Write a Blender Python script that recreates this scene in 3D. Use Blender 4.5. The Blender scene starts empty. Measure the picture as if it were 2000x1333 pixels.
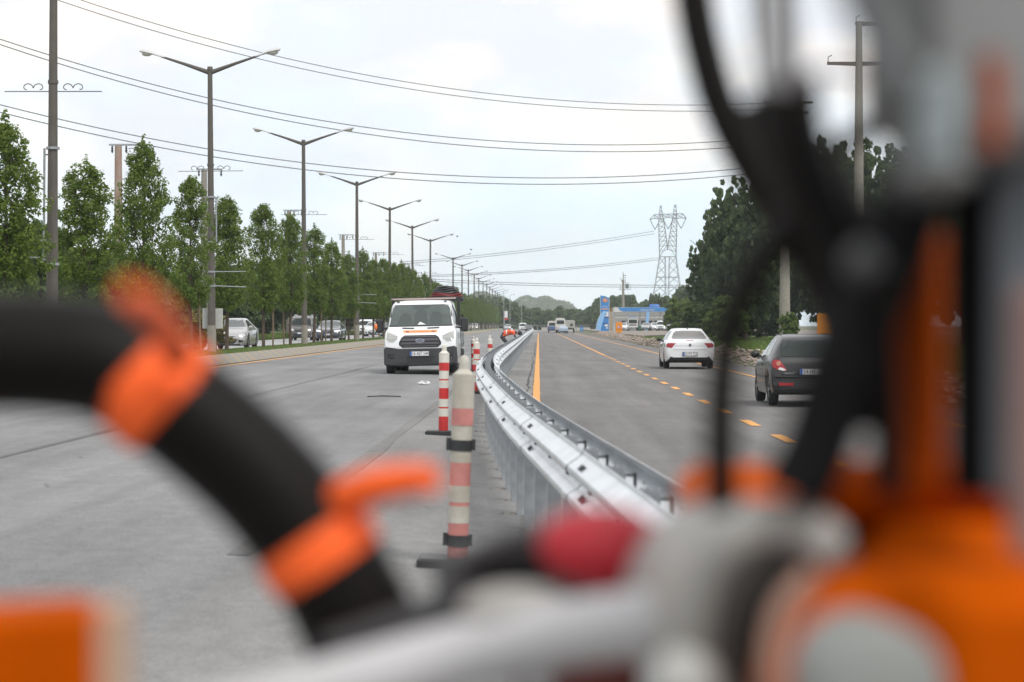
import bpy, math, random
import numpy as np
from mathutils import Vector, Matrix, Quaternion
from mathutils.bvhtree import BVHTree
R = math.radians
random.seed(7)
C = bpy.context.scene.collection
scn = bpy.context.scene

# ------------------------------------------------------------ camera, world, sun
H = 1.62                      # eye height over the right carriageway
FPX = 4300.0                  # focal length in pixels of a 2000 px wide frame
cam = bpy.data.cameras.new('camera'); cam_o = bpy.data.objects.new('camera', cam); C.objects.link(cam_o)
cam.sensor_width = 36; cam.lens = 36*FPX/2000
cam.clip_start = 0.05; cam.clip_end = 20000
cam.dof.use_dof = True; cam.dof.focus_distance = 58; cam.dof.aperture_fstop = 4.0
YAW = math.atan(52/FPX); PITCH = math.atan(31.5/FPX)
cam_o.location = (0, 0, H); cam_o.rotation_euler = (R(90)-PITCH, 0, YAW)
scn.camera = cam_o
CM = cam_o.rotation_euler.to_matrix()
def P(px, py, d):
    """world point seen at photo pixel (px,py) at depth d metres"""
    v = CM @ Vector(((px-1000)/FPX*d, -(py-666.5)/FPX*d, -d))
    return v + Vector((0, 0, H))

SUN_EL, SUN_AZ = 52, 145       # azimuth clockwise from +Y
w = bpy.data.worlds.new('World'); scn.world = w; w.use_nodes = True
nt = w.node_tree; N = nt.nodes; L = nt.links
bg = N['Background']
sky = N.new('ShaderNodeTexSky'); sky.sky_type = 'NISHITA'; sky.sun_disc = False
sky.sun_elevation = R(SUN_EL); sky.sun_rotation = R(SUN_AZ); sky.air_density = 1.0; sky.dust_density = .6; sky.ozone_density = 1.5
tc = N.new('ShaderNodeTexCoord'); sep = N.new('ShaderNodeSeparateXYZ'); L.new(tc.outputs['Generated'], sep.inputs[0])
mp = N.new('ShaderNodeMapping'); mp.inputs['Scale'].default_value = (5, 5, 11); L.new(tc.outputs['Generated'], mp.inputs[0])
n1 = N.new('ShaderNodeTexNoise'); n1.inputs['Scale'].default_value = 2.1; n1.inputs['Detail'].default_value = 7; n1.inputs['Roughness'].default_value = .55
n1.inputs['Distortion'].default_value = .4
L.new(mp.outputs[0], n1.inputs['Vector'])
n2 = N.new('ShaderNodeTexNoise'); n2.inputs['Scale'].default_value = 1.3; n2.inputs['Detail'].default_value = 5
mp2 = N.new('ShaderNodeMapping'); mp2.inputs['Scale'].default_value = (9, 9, 19); mp2.inputs['Location'].default_value = (3, 7, 1)
L.new(tc.outputs['Generated'], mp2.inputs[0]); L.new(mp2.outputs[0], n2.inputs['Vector'])
r1 = N.new('ShaderNodeMapRange'); r1.inputs[1].default_value = .36; r1.inputs[2].default_value = .60; L.new(n1.outputs[0], r1.inputs[0])
r2 = N.new('ShaderNodeMapRange'); r2.inputs[1].default_value = .42; r2.inputs[2].default_value = .66; L.new(n2.outputs[0], r2.inputs[0])
ccol = N.new('ShaderNodeMix'); ccol.data_type = 'RGBA'
ccol.inputs[6].default_value = (6.75, 7.0, 7.45, 1); ccol.inputs[7].default_value = (8.9, 8.15, 7.35, 1)
L.new(r2.outputs[0], ccol.inputs[0])
# cloud cover grows with height over the horizon
re = N.new('ShaderNodeMapRange'); re.inputs[1].default_value = 0.0; re.inputs[2].default_value = .11
re.inputs[3].default_value = .15; re.inputs[4].default_value = 1.0; L.new(sep.outputs[2], re.inputs[0])
m1 = N.new('ShaderNodeMath'); m1.operation = 'MULTIPLY_ADD'; m1.inputs[1].default_value = .30; m1.use_clamp = True
L.new(r1.outputs[0], m1.inputs[0]); 
m2 = N.new('ShaderNodeMath'); m2.operation = 'MULTIPLY'; m2.inputs[1].default_value = .78; L.new(re.outputs[0], m2.inputs[0]); L.new(m2.outputs[0], m1.inputs[2])
mx = N.new('ShaderNodeMix'); mx.data_type = 'RGBA'
low = N.new('ShaderNodeMix'); low.data_type = 'RGBA'; low.inputs[0].default_value = .8; low.inputs[7].default_value = (7.6, 9.7, 11.0, 1); L.new(sky.outputs[0], low.inputs[6])
L.new(m1.outputs[0], mx.inputs[0]); L.new(low.outputs[2], mx.inputs[6]); L.new(ccol.outputs[2], mx.inputs[7])
L.new(mx.outputs[2], bg.inputs[0]); bg.inputs[1].default_value = 0.135
sun = bpy.data.lights.new('sun', 'SUN'); sun.energy = 1.9; sun.angle = R(14); sun.color = (1, .96, .9)
sun_o = bpy.data.objects.new('sun', sun); C.objects.link(sun_o)
sd = Vector((math.sin(R(SUN_AZ))*math.cos(R(SUN_EL)), math.cos(R(SUN_AZ))*math.cos(R(SUN_EL)), math.sin(R(SUN_EL))))
sun_o.rotation_euler = sd.to_track_quat('Z', 'Y').to_euler(); sun_o.location = (0, 0, 60)
scn.view_settings.view_transform = 'Standard'; scn.view_settings.look = 'None'
scn.view_settings.exposure = 0.1; scn.view_settings.gamma = 1
scn.render.engine = 'CYCLES'
scn.cycles.use_denoising = True; scn.cycles.max_bounces = 8; scn.cycles.transparent_max_bounces = 12
scn.cycles.volume_bounces = 0; scn.cycles.caustics_reflective = False; scn.cycles.caustics_refractive = False

# ------------------------------------------------------------ materials
MATS = {}
def mat(name, col, rough=.6, metal=0, coat=0, var=0, scale=8, col2=None, bump=0, bscale=60, emit=None, spec=.5, stretch=None, detail=6, alpha=None):
    if name in MATS: return MATS[name]
    m = bpy.data.materials.new(name); m.use_nodes = True; MATS[name] = m
    n, l = m.node_tree.nodes, m.node_tree.links; b = n['Principled BSDF']
    b.inputs['Base Color'].default_value = (*col, 1); b.inputs['Roughness'].default_value = rough
    b.inputs['Metallic'].default_value = metal; b.inputs['Coat Weight'].default_value = coat; b.inputs['Coat Roughness'].default_value = .06
    b.inputs['Specular IOR Level'].default_value = spec
    if emit: b.inputs['Emission Color'].default_value = (*emit[:3], 1); b.inputs['Emission Strength'].default_value = emit[3]
    if var or bump:
        t = n.new('ShaderNodeTexCoord'); mpn = n.new('ShaderNodeMapping'); l.new(t.outputs['Object'], mpn.inputs[0])
        if stretch: mpn.inputs['Scale'].default_value = stretch
        tex = n.new('ShaderNodeTexNoise'); tex.inputs['Scale'].default_value = scale; tex.inputs['Detail'].default_value = detail; tex.inputs['Roughness'].default_value = .6
        l.new(mpn.outputs[0], tex.inputs['Vector'])
        if var:
            mr = n.new('ShaderNodeMapRange'); mr.inputs[1].default_value = .3; mr.inputs[2].default_value = .7; l.new(tex.outputs[0], mr.inputs[0])
            mixn = n.new('ShaderNodeMix'); mixn.data_type = 'RGBA'; l.new(mr.outputs[0], mixn.inputs[0])
            c2 = col2 or tuple(c*(1+var) for c in col); c1 = col if col2 else tuple(c*(1-var) for c in col)
            mixn.inputs[6].default_value = (*c1, 1); mixn.inputs[7].default_value = (*c2, 1)
            l.new(mixn.outputs[2], b.inputs['Base Color'])
        if bump:
            t2 = n.new('ShaderNodeTexNoise'); t2.inputs['Scale'].default_value = bscale; t2.inputs['Detail'].default_value = 4; l.new(t.outputs['Object'], t2.inputs['Vector'])
            bm_ = n.new('ShaderNodeBump'); bm_.inputs['Strength'].default_value = bump; bm_.inputs['Distance'].default_value = .02
            l.new(t2.outputs[0], bm_.inputs['Height']); l.new(bm_.outputs[0], b.inputs['Normal'])
    return m

def asphalt(name, c1, c2, patch, streak=.25):
    """worn asphalt: fine aggregate, long wheel streaks, blotches"""
    m = bpy.data.materials.new(name); m.use_nodes = True; MATS[name] = m
    n, l = m.node_tree.nodes, m.node_tree.links; b = n['Principled BSDF']
    t = n.new('ShaderNodeTexCoord')
    def noise(sc, stretch, det=5, ro=.6):
        q = n.new('ShaderNodeMapping'); q.inputs['Scale'].default_value = stretch; l.new(t.outputs['Object'], q.inputs[0])
        x = n.new('ShaderNodeTexNoise'); x.inputs['Scale'].default_value = sc; x.inputs['Detail'].default_value = det; x.inputs['Roughness'].default_value = ro
        l.new(q.outputs[0], x.inputs['Vector']); return x
    fine = noise(55, (1, 1, 1), 5, .75); med = noise(7, (1, .6, 1), 6, .7); st = noise(1.6, (1, .03, 1), 4); bl = noise(.35, (1, .35, 1), 6); cross = noise(.9, (.12, 1, 1), 4)
    def rng(x, a, b_, c, d):
        r = n.new('ShaderNodeMapRange'); r.inputs[1].default_value = a; r.inputs[2].default_value = b_; r.inputs[3].default_value = c; r.inputs[4].default_value = d
        l.new(x.outputs[0], r.inputs[0]); return r
    def mul(a, b_):
        q = n.new('ShaderNodeMath'); q.operation = 'MULTIPLY'; l.new(a.outputs[0], q.inputs[0]); l.new(b_.outputs[0], q.inputs[1]); return q
    f = mul(mul(mul(mul(rng(fine, .3, .7, .62, 1.38), rng(med, .3, .7, .87, 1.13)), rng(st, .35, .65, 1-streak*.5, 1+streak*.5)), rng(bl, .35, .65, 1-patch, 1+patch)), rng(cross, .35, .65, .98, 1.02))
    mixn = n.new('ShaderNodeMix'); mixn.data_type = 'RGBA'; l.new(bl.outputs[0], mixn.inputs[0])
    mixn.inputs[6].default_value = (*c1, 1); mixn.inputs[7].default_value = (*c2, 1)
    vm = n.new('ShaderNodeVectorMath'); vm.operation = 'SCALE'; l.new(mixn.outputs[2], vm.inputs[0]); l.new(f.outputs[0], vm.inputs['Scale'])
    l.new(vm.outputs[0], b.inputs['Base Color']); b.inputs['Roughness'].default_value = .82; b.inputs['Specular IOR Level'].default_value = .3
    bu = n.new('ShaderNodeBump'); bu.inputs['Strength'].default_value = .5; bu.inputs['Distance'].default_value = .01
    l.new(fine.outputs[0], bu.inputs['Height']); l.new(bu.outputs[0], b.inputs['Normal'])
    return m

def leafmat(name, c1, c2, trans=.35):
    m = bpy.data.materials.new(name); m.use_nodes = True; MATS[name] = m
    n, l = m.node_tree.nodes, m.node_tree.links; b = n['Principled BSDF']; out = n['Material Output']
    g = n.new('ShaderNodeNewGeometry'); mixn = n.new('ShaderNodeMix'); mixn.data_type = 'RGBA'
    l.new(g.outputs['Random Per Island'], mixn.inputs[0]); mixn.inputs[6].default_value = (*c1, 1); mixn.inputs[7].default_value = (*c2, 1)
    l.new(mixn.outputs[2], b.inputs['Base Color']); b.inputs['Roughness'].default_value = .55; b.inputs['Specular IOR Level'].default_value = .35
    tr = n.new('ShaderNodeBsdfTranslucent'); l.new(mixn.outputs[2], tr.inputs[0])
    ms = n.new('ShaderNodeMixShader'); ms.inputs[0].default_value = trans; l.new(b.outputs[0], ms.inputs[1]); l.new(tr.outputs[0], ms.inputs[2])
    l.new(ms.outputs[0], out.inputs[0]); return m

M_GALV = mat('galvanised', (.66, .69, .72), .30, .86, var=.1, scale=3.2, col2=(.88, .92, .96), bump=.08, bscale=30)
M_GALVD = mat('galvanised_post', (.36, .38, .40), .5, .6, var=.18, scale=9)
M_BOLT = mat('dark_slot', (.03, .03, .035), .7)
M_BLACK = mat('black_rubber', (.010, .009, .009), .55, bump=.1)
M_BLACKP = mat('black_plastic', (.025, .026, .028), .42)
M_TYRE = mat('tyre', (.022, .022, .023), .8, bump=.2, bscale=90)
M_RIM = mat('rim', (.35, .36, .38), .35, .9)
M_GLASS = mat('vehicle_glass', (.02, .028, .026), .06, spec=.35)
M_CHROME = mat('chrome', (.75, .76, .78), .15, 1)
M_POLE = mat('pole_paint', (.10, .088, .075), .65, var=.15, scale=3)
M_CONC = mat('concrete', (.27, .25, .215), .85, var=.14, scale=4, bump=.2, bscale=20)
M_LAMPH = mat('lamp_shell', (.55, .56, .56), .4)
M_LENS = mat('lamp_lens', (.5, .48, .42), .2)
M_BARK = mat('bark', (.085, .062, .045), .9, var=.25, scale=12, bump=.5, bscale=20)
M_WOOD = mat('stake_wood', (.16, .115, .075), .85, var=.2, scale=6)
M_WIRE = mat('wire', (.16, .16, .165), .6)
M_STEEL = mat('lattice_steel', (.30, .305, .31), .6, .3)
M_YEL = mat('road_yellow', (.80, .36, .07), .75, var=.12, scale=5, col2=(.62, .33, .12), bump=.2)
M_WHITE = mat('white_paint', (.78, .80, .82), .35, coat=.6)
M_RED = mat('red_paint', (.55, .03, .03), .5, var=.12)
M_PWHITE = mat('delineator_white', (.66, .64, .58), .5, var=.10, scale=6)
M_ORANGE = mat('machine_orange', (.49, .078, .0), .7, spec=.04, var=.06, scale=5)
M_STRAP = mat('orange_strap', (.95, .14, .028), .6, spec=.2)
M_MGREY = mat('machine_grey', (.37, .36, .34), .5, var=.06, scale=10)
M_PLATEW = mat('plate_white', (.72, .73, .74), .4)
M_PLATEB = mat('plate_blue', (.02, .10, .42), .4)
M_TEXT = mat('plate_text', (.02, .02, .02), .6)
M_REDL = mat('tail_lamp_red', (.30, .006, .014), .3, coat=.3)
M_CLEARL = mat('clear_lamp', (.6, .6, .6), .12, .3, coat=.8)
M_BLUE = mat('sign_blue', (.02, .16, .42), .45)
M_LBLUE = mat('light_blue', (.22, .45, .75), .45)
M_SIGNO = mat('sign_orange', (.85, .30, .02), .5)

# ------------------------------------------------------------ mesh helpers
class MB:
    def __init__(s): s.v = []; s.f = []; s.m = []; s.mats = []; s.cur = 0
    def use(s, m):
        if m not in s.mats: s.mats.append(m)
        s.cur = s.mats.index(m); return s
    def add(s, vs, fs):
        o = len(s.v); s.v += [tuple(x) for x in vs]; s.f += [tuple(i+o for i in f) for f in fs]; s.m += [s.cur]*len(fs); return s
    def box(s, c, d, rot=None):
        x, y, z = (q/2 for q in d); c = Vector(c)
        vs = [Vector(((i & 1)*2-1, ((i >> 1) & 1)*2-1, ((i >> 2) & 1)*2-1)) for i in range(8)]
        vs = [Vector((a.x*x, a.y*y, a.z*z)) for a in vs]
        if rot is not None: vs = [rot @ a for a in vs]
        return s.add([a+c for a in vs], [(0, 2, 3, 1), (4, 5, 7, 6), (0, 1, 5, 4), (2, 6, 7, 3), (0, 4, 6, 2), (1, 3, 7, 5)])
    def bbox(s, c, d, b=.01, rot=None):
        """chamfered box"""
        x, y, z = (q/2 for q in d); b = min(b, x*.9, y*.9, z*.9); c = Vector(c)
        sec = [(-x+b, -y), (x-b, -y), (x, -y+b), (x, y-b), (x-b, y), (-x+b, y), (-x, y-b), (-x, -y+b)]
        k = [(max(0, (abs(p)-b))/max(abs(p), 1e-9) if abs(p) > 0 else 1) for p in (x, y)]
        rings = [(-z, .0), (-z+b, 1), (z-b, 1), (z, .0)]
        vs = []
        for zz, full in rings:
            for (px, py) in sec:
                q = Vector((px, py, zz)) if full else Vector((px*(x-b)/x, py*(y-b)/y, zz))
                vs.append((rot @ q if rot is not None else q)+c)
        fs = [tuple(range(7, -1, -1)), tuple(range(24, 32))]
        for r in range(3):
            for i in range(8):
                j = (i+1) % 8; fs.append((r*8+i, r*8+j, r*8+8+j, r*8+8+i))
        return s.add(vs, fs)
    def tube(s, pts, rad, n=10, cap=True, squash=None):
        pts = [Vector(p) for p in pts]; k = len(pts)
        rads = rad if isinstance(rad, (list, tuple)) else [rad]*k
        t0 = (pts[1]-pts[0]).normalized(); up = Vector((0, 0, 1)) if abs(t0.z) < .9 else Vector((1, 0, 0))
        a = t0.cross(up).normalized(); vs = []
        for i, p in enumerate(pts):
            t = (pts[min(i+1, k-1)]-pts[max(i-1, 0)]).normalized()
            a = (a-t*a.dot(t)).normalized(); b = t.cross(a)
            for j in range(n):
                th = 2*math.pi*j/n; vs.append(p+(a*math.cos(th)+b*math.sin(th))*rads[i])
        fs = [(i*n+j, i*n+(j+1) % n, (i+1)*n+(j+1) % n, (i+1)*n+j) for i in range(k-1) for j in range(n)]
        if cap: fs += [tuple(range(n-1, -1, -1)), tuple(range((k-1)*n, k*n))]
        return s.add(vs, fs)
    def lathe(s, prof, c=(0, 0, 0), n=20, axis='Z', rot=None):
        """prof: (radius, height)"""
        c = Vector(c); vs = []
        for (r, h) in prof:
            for j in range(n):
                th = 2*math.pi*j/n; q = Vector((r*math.cos(th), r*math.sin(th), h))
                if axis == 'X': q = Vector((q.z, q.x, q.y))
                elif axis == 'Y': q = Vector((q.x, q.z, -q.y))
                if rot is not None: q = rot @ q
                vs.append(q+c)
        k = len(prof)
        fs = [(i*n+j, i*n+(j+1) % n, (i+1)*n+(j+1) % n, (i+1)*n+j) for i in range(k-1) for j in range(n)]
        fs += [tuple(range(n-1, -1, -1)), tuple(range((k-1)*n, k*n))]
        return s.add(vs, fs)
    def prism(s, poly, a, b, plane='XZ'):
        """2-D polygon pushed from a to b along the third axis"""
        def q(p, h):
            return (p[0], h, p[1]) if plane == 'XZ' else (h, p[0], p[1]) if plane == 'YZ' else (p[0], p[1], h)
        n = len(poly); vs = [q(p, a) for p in poly]+[q(p, b) for p in poly]
        return s.add(vs, [tuple(range(n)), tuple(range(2*n-1, n-1, -1))]+[(i, i+n, (i+1) % n+n, (i+1) % n) for i in range(n)])
    def sphere(s, c, r, n=12, m=8, sc=(1, 1, 1), rot=None):
        c = Vector(c); vs = []
        for i in range(1, m):
            ph = math.pi*i/m
            for j in range(n):
                th = 2*math.pi*j/n; q = Vector((r*math.sin(ph)*math.cos(th)*sc[0], r*math.sin(ph)*math.sin(th)*sc[1], r*math.cos(ph)*sc[2]))
                vs.append((rot @ q if rot is not None else q)+c)
        t = Vector((0, 0, r*sc[2])); t = rot @ t if rot is not None else t
        vs += [c+t, c-t]; T = len(vs)-2
        fs = [(i*n+j, (i+1)*n+j, (i+1)*n+(j+1) % n, i*n+(j+1) % n) for i in range(m-2) for j in range(n)]
        fs += [(T, j, (j+1) % n) for j in range(n)]+[(T+1, (m-2)*n+(j+1) % n, (m-2)*n+j) for j in range(n)]
        return s.add(vs, fs)
    def build(s, name, m=None, parent=None, smooth=None, loc=None):
        me = bpy.data.meshes.new(name); me.from_pydata(s.v, [], s.f)
        if s.mats:
            for q in s.mats: me.materials.append(q)
            me.polygons.foreach_set('material_index', s.m)
        elif m: me.materials.append(m)
        me.update()
        if smooth is not None:
            me.polygons.foreach_set('use_smooth', [True]*len(me.polygons)); me.set_sharp_from_angle(angle=R(smooth))
        o = bpy.data.objects.new(name, me); C.objects.link(o)
        if parent is not None: o.parent = parent
        if loc is not None: o.location = loc
        return o

def tag(o, label=None, cat=None, group=None, kind=None):
    if label: o['label'] = label
    if cat: o['category'] = cat
    if group: o['group'] = group
    if kind: o['kind'] = kind
    return o
def thing(name, label, cat, loc=(0, 0, 0), rz=0, group=None):
    o = bpy.data.objects.new(name, None); C.objects.link(o); o.empty_display_size = .3
    o.location = loc; o.rotation_euler = (0, 0, rz); return tag(o, label, cat, group)
def dup(o, parent=None):
    c = o.copy(); C.objects.link(c)
    if parent is not None: c.parent = parent
    for ch in list(o.children): dup(ch, c)
    return c
def text_mb(mb, body, size, origin, right, up, m, ext=.002, width=None):
    """flat lettering placed with its centre at origin"""
    cu = bpy.data.curves.new('t', 'FONT'); cu.body = body; cu.size = 1; cu.align_x = 'CENTER'; cu.align_y = 'CENTER'; cu.resolution_u = 3; cu.extrude = 0
    ob = bpy.data.objects.new('t', cu); C.objects.link(ob); dg = bpy.context.evaluated_depsgraph_get(); dg.update()
    me = bpy.data.meshes.new_from_object(ob.evaluated_get(dg)); 
    right = Vector(right).normalized(); up = Vector(up).normalized(); o = Vector(origin)
    xs = [v.co.x for v in me.vertices]; wd = (max(xs)-min(xs)) if xs else 1
    sx = (width/wd) if width else size
    mb.use(m); mb.add([o+right*v.co.x*sx+up*v.co.y*size for v in me.vertices], [tuple(p.vertices) for p in me.polygons])
    bpy.data.objects.remove(ob); bpy.data.curves.remove(cu); bpy.data.meshes.remove(me)
ORD = 'first second third fourth fifth sixth seventh eighth ninth tenth eleventh twelfth thirteenth fourteenth fifteenth sixteenth seventeenth eighteenth nineteenth twentieth twenty-first twenty-second twenty-third twenty-fourth twenty-fifth'.split()

# ------------------------------------------------------------ setting
PROF = [(-900, .2), (-60, .3), (-24, .42), (-21, .45), (-13.2, .45), (-13.0, .45), (-12.95, .58), (-11.7, .66), (-10.75, .60), (-10.55, .47), (-10.35, .30), (-10.1, .29), (-3, .20), (1, 0), (8.3, -.02), (8.9, .05), (10.5, .30), (14, .38), (24, .42), (60, .4), (900, .3)]
PX = [p[0] for p in PROF]; PZ = [p[1] for p in PROF]
def g(x): return float(np.interp(x, PX, PZ))
def strip(name, m, x0, x1, y0, y1, lift, label=None, kind='structure', nx=None, ys=None, wob=0, cat=None, group=None):
    """sheet following the cross-section of the ground"""
    xs = sorted(set([x0, x1]+[p for p in PX if x0 < p < x1]))
    if nx: xs = sorted(set(xs+[x0+(x1-x0)*i/nx for i in range(nx+1)]))
    ys = ys or [y0, y1]; rng = random.Random(hash(name) % 999 if False else len(name)*13)
    vs = []
    for y in ys:
        for i, x in enumerate(xs):
            dx = wob*(rng.random()-.5)*2 if wob and i in (0, len(xs)-1) else 0
            vs.append((x+dx, y, g(x)+lift))
    n = len(xs); mb = MB(); mb.add(vs, [(r*n+i, r*n+i+1, (r+1)*n+i+1, (r+1)*n+i) for r in range(len(ys)-1) for i in range(n-1)])
    o = mb.build(name, m); tag(o, label, cat, group, kind); return o
def lin(a, b, n): return [a+(b-a)*i/n for i in range(n+1)]

M_GRASSG = mat('field_green', (.055, .085, .022), .95, var=.3, scale=.6, col2=(.10, .13, .04), bump=.6, bscale=6)
M_VERGE = mat('verge_earth', (.14, .12, .085), .95, var=.25, scale=1.2, col2=(.09, .12, .04), bump=.5, bscale=8)
M_ASL = asphalt('asphalt_left', (.192, .195, .199), (.235, .236, .238), .13)
M_ASR = asphalt('asphalt_right', (.145, .14, .137), (.182, .176, .172), .11)
M_DUST = asphalt('dusty_shoulder', (.192, .192, .192), (.242, .24, .235), .16, .2)
M_SEAM = asphalt('seam_dark', (.155, .154, .152), (.19, .188, .185), .15, .5)
M_ASF = asphalt('asphalt_far', (.33, .33, .34), (.38, .38, .385), .08)

mb = MB(); ysg = [-30, 0, 60, 150, 400, 900, 2300]
mb.add([(x, y, z) for y in ysg for x, z in PROF], [(r*len(PROF)+i, r*len(PROF)+i+1, (r+1)*len(PROF)+i+1, (r+1)*len(PROF)+i) for r in range(len(ysg)-1) for i in range(len(PROF)-1)])
tag(mb.build('ground', M_VERGE), kind='structure')
YE = 560
strip('road', M_ASL, -10.35, -1.85, -20, YE, .004)
tag(bpy.data.objects['road'], 'left carriageway of pale worn asphalt')
strip('road', M_ASR, -.15, 8.3, -20, YE, .004)
strip('road', M_ASF, -21, -13.2, -20, 700, .004)
strip('road_shoulder', M_DUST, -1.85, -.15, -20, YE, .005)
strip('road_seam', M_SEAM, -1.97, -1.82, 14, 400, .009, ys=lin(14, 400, 160), wob=.035)
strip('road_seam', M_SEAM, -5.66, -5.56, 3, 400, .009, ys=lin(3, 400, 120), wob=.02)
strip('road_verge', M_GRASSG, 10.3, 60, 30, 215, .03, ys=lin(30, 700, 60))
strip('road_verge', M_GRASSG, -60, -21.6, 0, 700, .02, ys=lin(0, 700, 60))
strip('road_apron', M_ASF, -10, 12, YE+.1, 760, .02)
# markings
strip('lane_marking', M_YEL, -.13, .03, 34, 420, .013, ys=lin(34, 80, 130)+lin(80.5, 420, 160), wob=.012)
strip('lane_marking', M_YEL, -10.2, -10.05, 8, 500, .010, ys=lin(8, 500, 60), wob=.008)
strip('lane_marking', M_YEL, 6.72, 6.86, 8, 420, .010, ys=lin(8, 420, 80), wob=.008)
strip('lane_marking', M_YEL, 3.43, 3.57, 118, 420, .010, ys=lin(118, 420, 60), wob=.006)
y = 15.3
while y < 118:
    strip('lane_dash', M_YEL, 3.42+random.uniform(-.01, .01), 3.58+random.uniform(-.01, .01), y, y+2.2, .011, ys=lin(y, y+2.2, 6), wob=.008)
    y += 5.0
# median with its painted kerb
M_TURF = mat('turf', (.045, .075, .018), .95, var=.35, scale=5, col2=(.11, .145, .04), bump=.6, bscale=18)
strip('median_turf', M_TURF, -12.9, -10.8, 6, 700, .012, ys=lin(6, 700, 90))
def kerbmat():
    m = bpy.data.materials.new('painted_kerb'); m.use_nodes = True
    n, l = m.node_tree.nodes, m.node_tree.links; b = n['Principled BSDF']; b.inputs['Roughness'].default_value = .85
    t = n.new('ShaderNodeTexCoord'); s = n.new('ShaderNodeSeparateXYZ'); l.new(t.outputs['Object'], s.inputs[0])
    ws = n.new('ShaderNodeMath'); ws.operation = 'SINE'; mu = n.new('ShaderNodeMath'); mu.operation = 'MULTIPLY'; mu.inputs[1].default_value = math.pi
    l.new(s.outputs[1], mu.inputs[0]); l.new(mu.outputs[0], ws.inputs[0])
    gt = n.new('ShaderNodeMath'); gt.operation = 'GREATER_THAN'; gt.inputs[1].default_value = 0; l.new(ws.outputs[0], gt.inputs[0])
    no = n.new('ShaderNodeTexNoise'); no.inputs['Scale'].default_value = 5; no.inputs['Detail'].default_value = 6; l.new(t.outputs['Object'], no.inputs['Vector'])
    mr = n.new('ShaderNodeMapRange'); mr.inputs[1].default_value = .40; mr.inputs[2].default_value = .58; l.new(no.outputs[0], mr.inputs[0])
    m2_ = n.new('ShaderNodeMath'); m2_.operation = 'MULTIPLY'; l.new(gt.outputs[0], m2_.inputs[0]); l.new(mr.outputs[0], m2_.inputs[1])
    mx_ = n.new('ShaderNodeMix'); mx_.data_type = 'RGBA'; l.new(m2_.outputs[0], mx_.inputs[0])
    mx_.inputs[6].default_value = (.25, .24, .225, 1); mx_.inputs[7].default_value = (.36, .28, .16, 1); l.new(mx_.outputs[2], b.inputs['Base Color'])
    return m
KM = kerbmat()
strip('kerb', KM, -10.78, -10.36, 6, 640, .02, ys=lin(6, 640, 20))
mb = MB(); mb.box((-13.06, 320, .52), (.14, 640, .16)); tag(mb.build('kerb', M_CONC), kind='structure')

# broken edge, loose stones, cracks beside the line
def stones(name, n, fx, fy, size, m, label=None, zf=None, kind='stuff', seed=1):
    rng = random.Random(seed); mb = MB()
    for i in range(n):
        y = fy(rng); x = fx(rng, y); s = size(rng); z = g(x)+(zf(rng, x) if zf else 0)+s*.2
        rot = Quaternion((rng.random()-.5, rng.random()-.5, rng.random()-.5, rng.random()-.5)).normalized().to_matrix()
        vs = []
        for q in ((1, 0, 0), (-1, 0, 0), (0, 1, 0), (0, -1, 0), (0, 0, 1), (0, 0, -1), (.6, .6, .5), (-.6, .5, .6), (.6, -.6, -.4), (-.5, -.6, .5)):
            v = rot @ Vector(q)*s*rng.uniform(.6, 1.0); vs.append((v.x+x, v.y*1.1+y, v.z*.6+z))
        mb.add(vs, [(6, 4, 0), (6, 2, 4), (6, 0, 2), (7, 4, 2), (7, 1, 4), (7, 2, 1), (8, 0, 5), (8, 5, 3), (8, 3, 0), (9, 3, 1), (9, 1, 4), (9, 4, 3), (0, 4, 3), (5, 2, 0), (5, 1, 2), (5, 3, 1)])
    return tag(mb.build(name, m), label, None, None, kind)
M_STONE = mat('stone_grey', (.24, .22, .20), .9, var=.3, scale=1.5, col2=(.36, .33, .30))
M_STONER = mat('stone_reddish', (.36, .26, .22), .9, var=.3, scale=1.0, col2=(.42, .37, .33))
stones('gravel', 1500, lambda r, y: -.22+r.gauss(0, .09)-.05*math.sin(y*.7), lambda r: 30+170*r.random()**1.6, lambda r: r.uniform(.008, .03), M_STONE, 'crumbled asphalt bits along the orange edge line', seed=2)
stones('gravel', 900, lambda r, y: rail_c(y)-.35+r.gauss(0, .35), lambda r: 6+90*r.random()**1.5, lambda r: r.uniform(.004, .014), M_STONE, 'small loose grit scattered round the guardrail posts', seed=3) if False else None
stones('rubble', 2600, lambda r, y: 9.3+r.gauss(0, .45)+(.0 if y < 200 else (y-200)*.004), lambda r: 40+330*r.random()**1.2, lambda r: r.uniform(.04, .17), M_STONER, 'broken pinkish rubble banked along the right road edge', zf=lambda r, x: r.uniform(0, .22), seed=4)
stones('rubble', 1500, lambda r, y: 8.75+r.gauss(0, .25), lambda r: 40+330*r.random()**1.2, lambda r: r.uniform(.03, .11), M_STONE, 'grey stone chips spilled on the right road edge', zf=lambda r, x: r.uniform(0, .1), seed=5)
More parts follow.
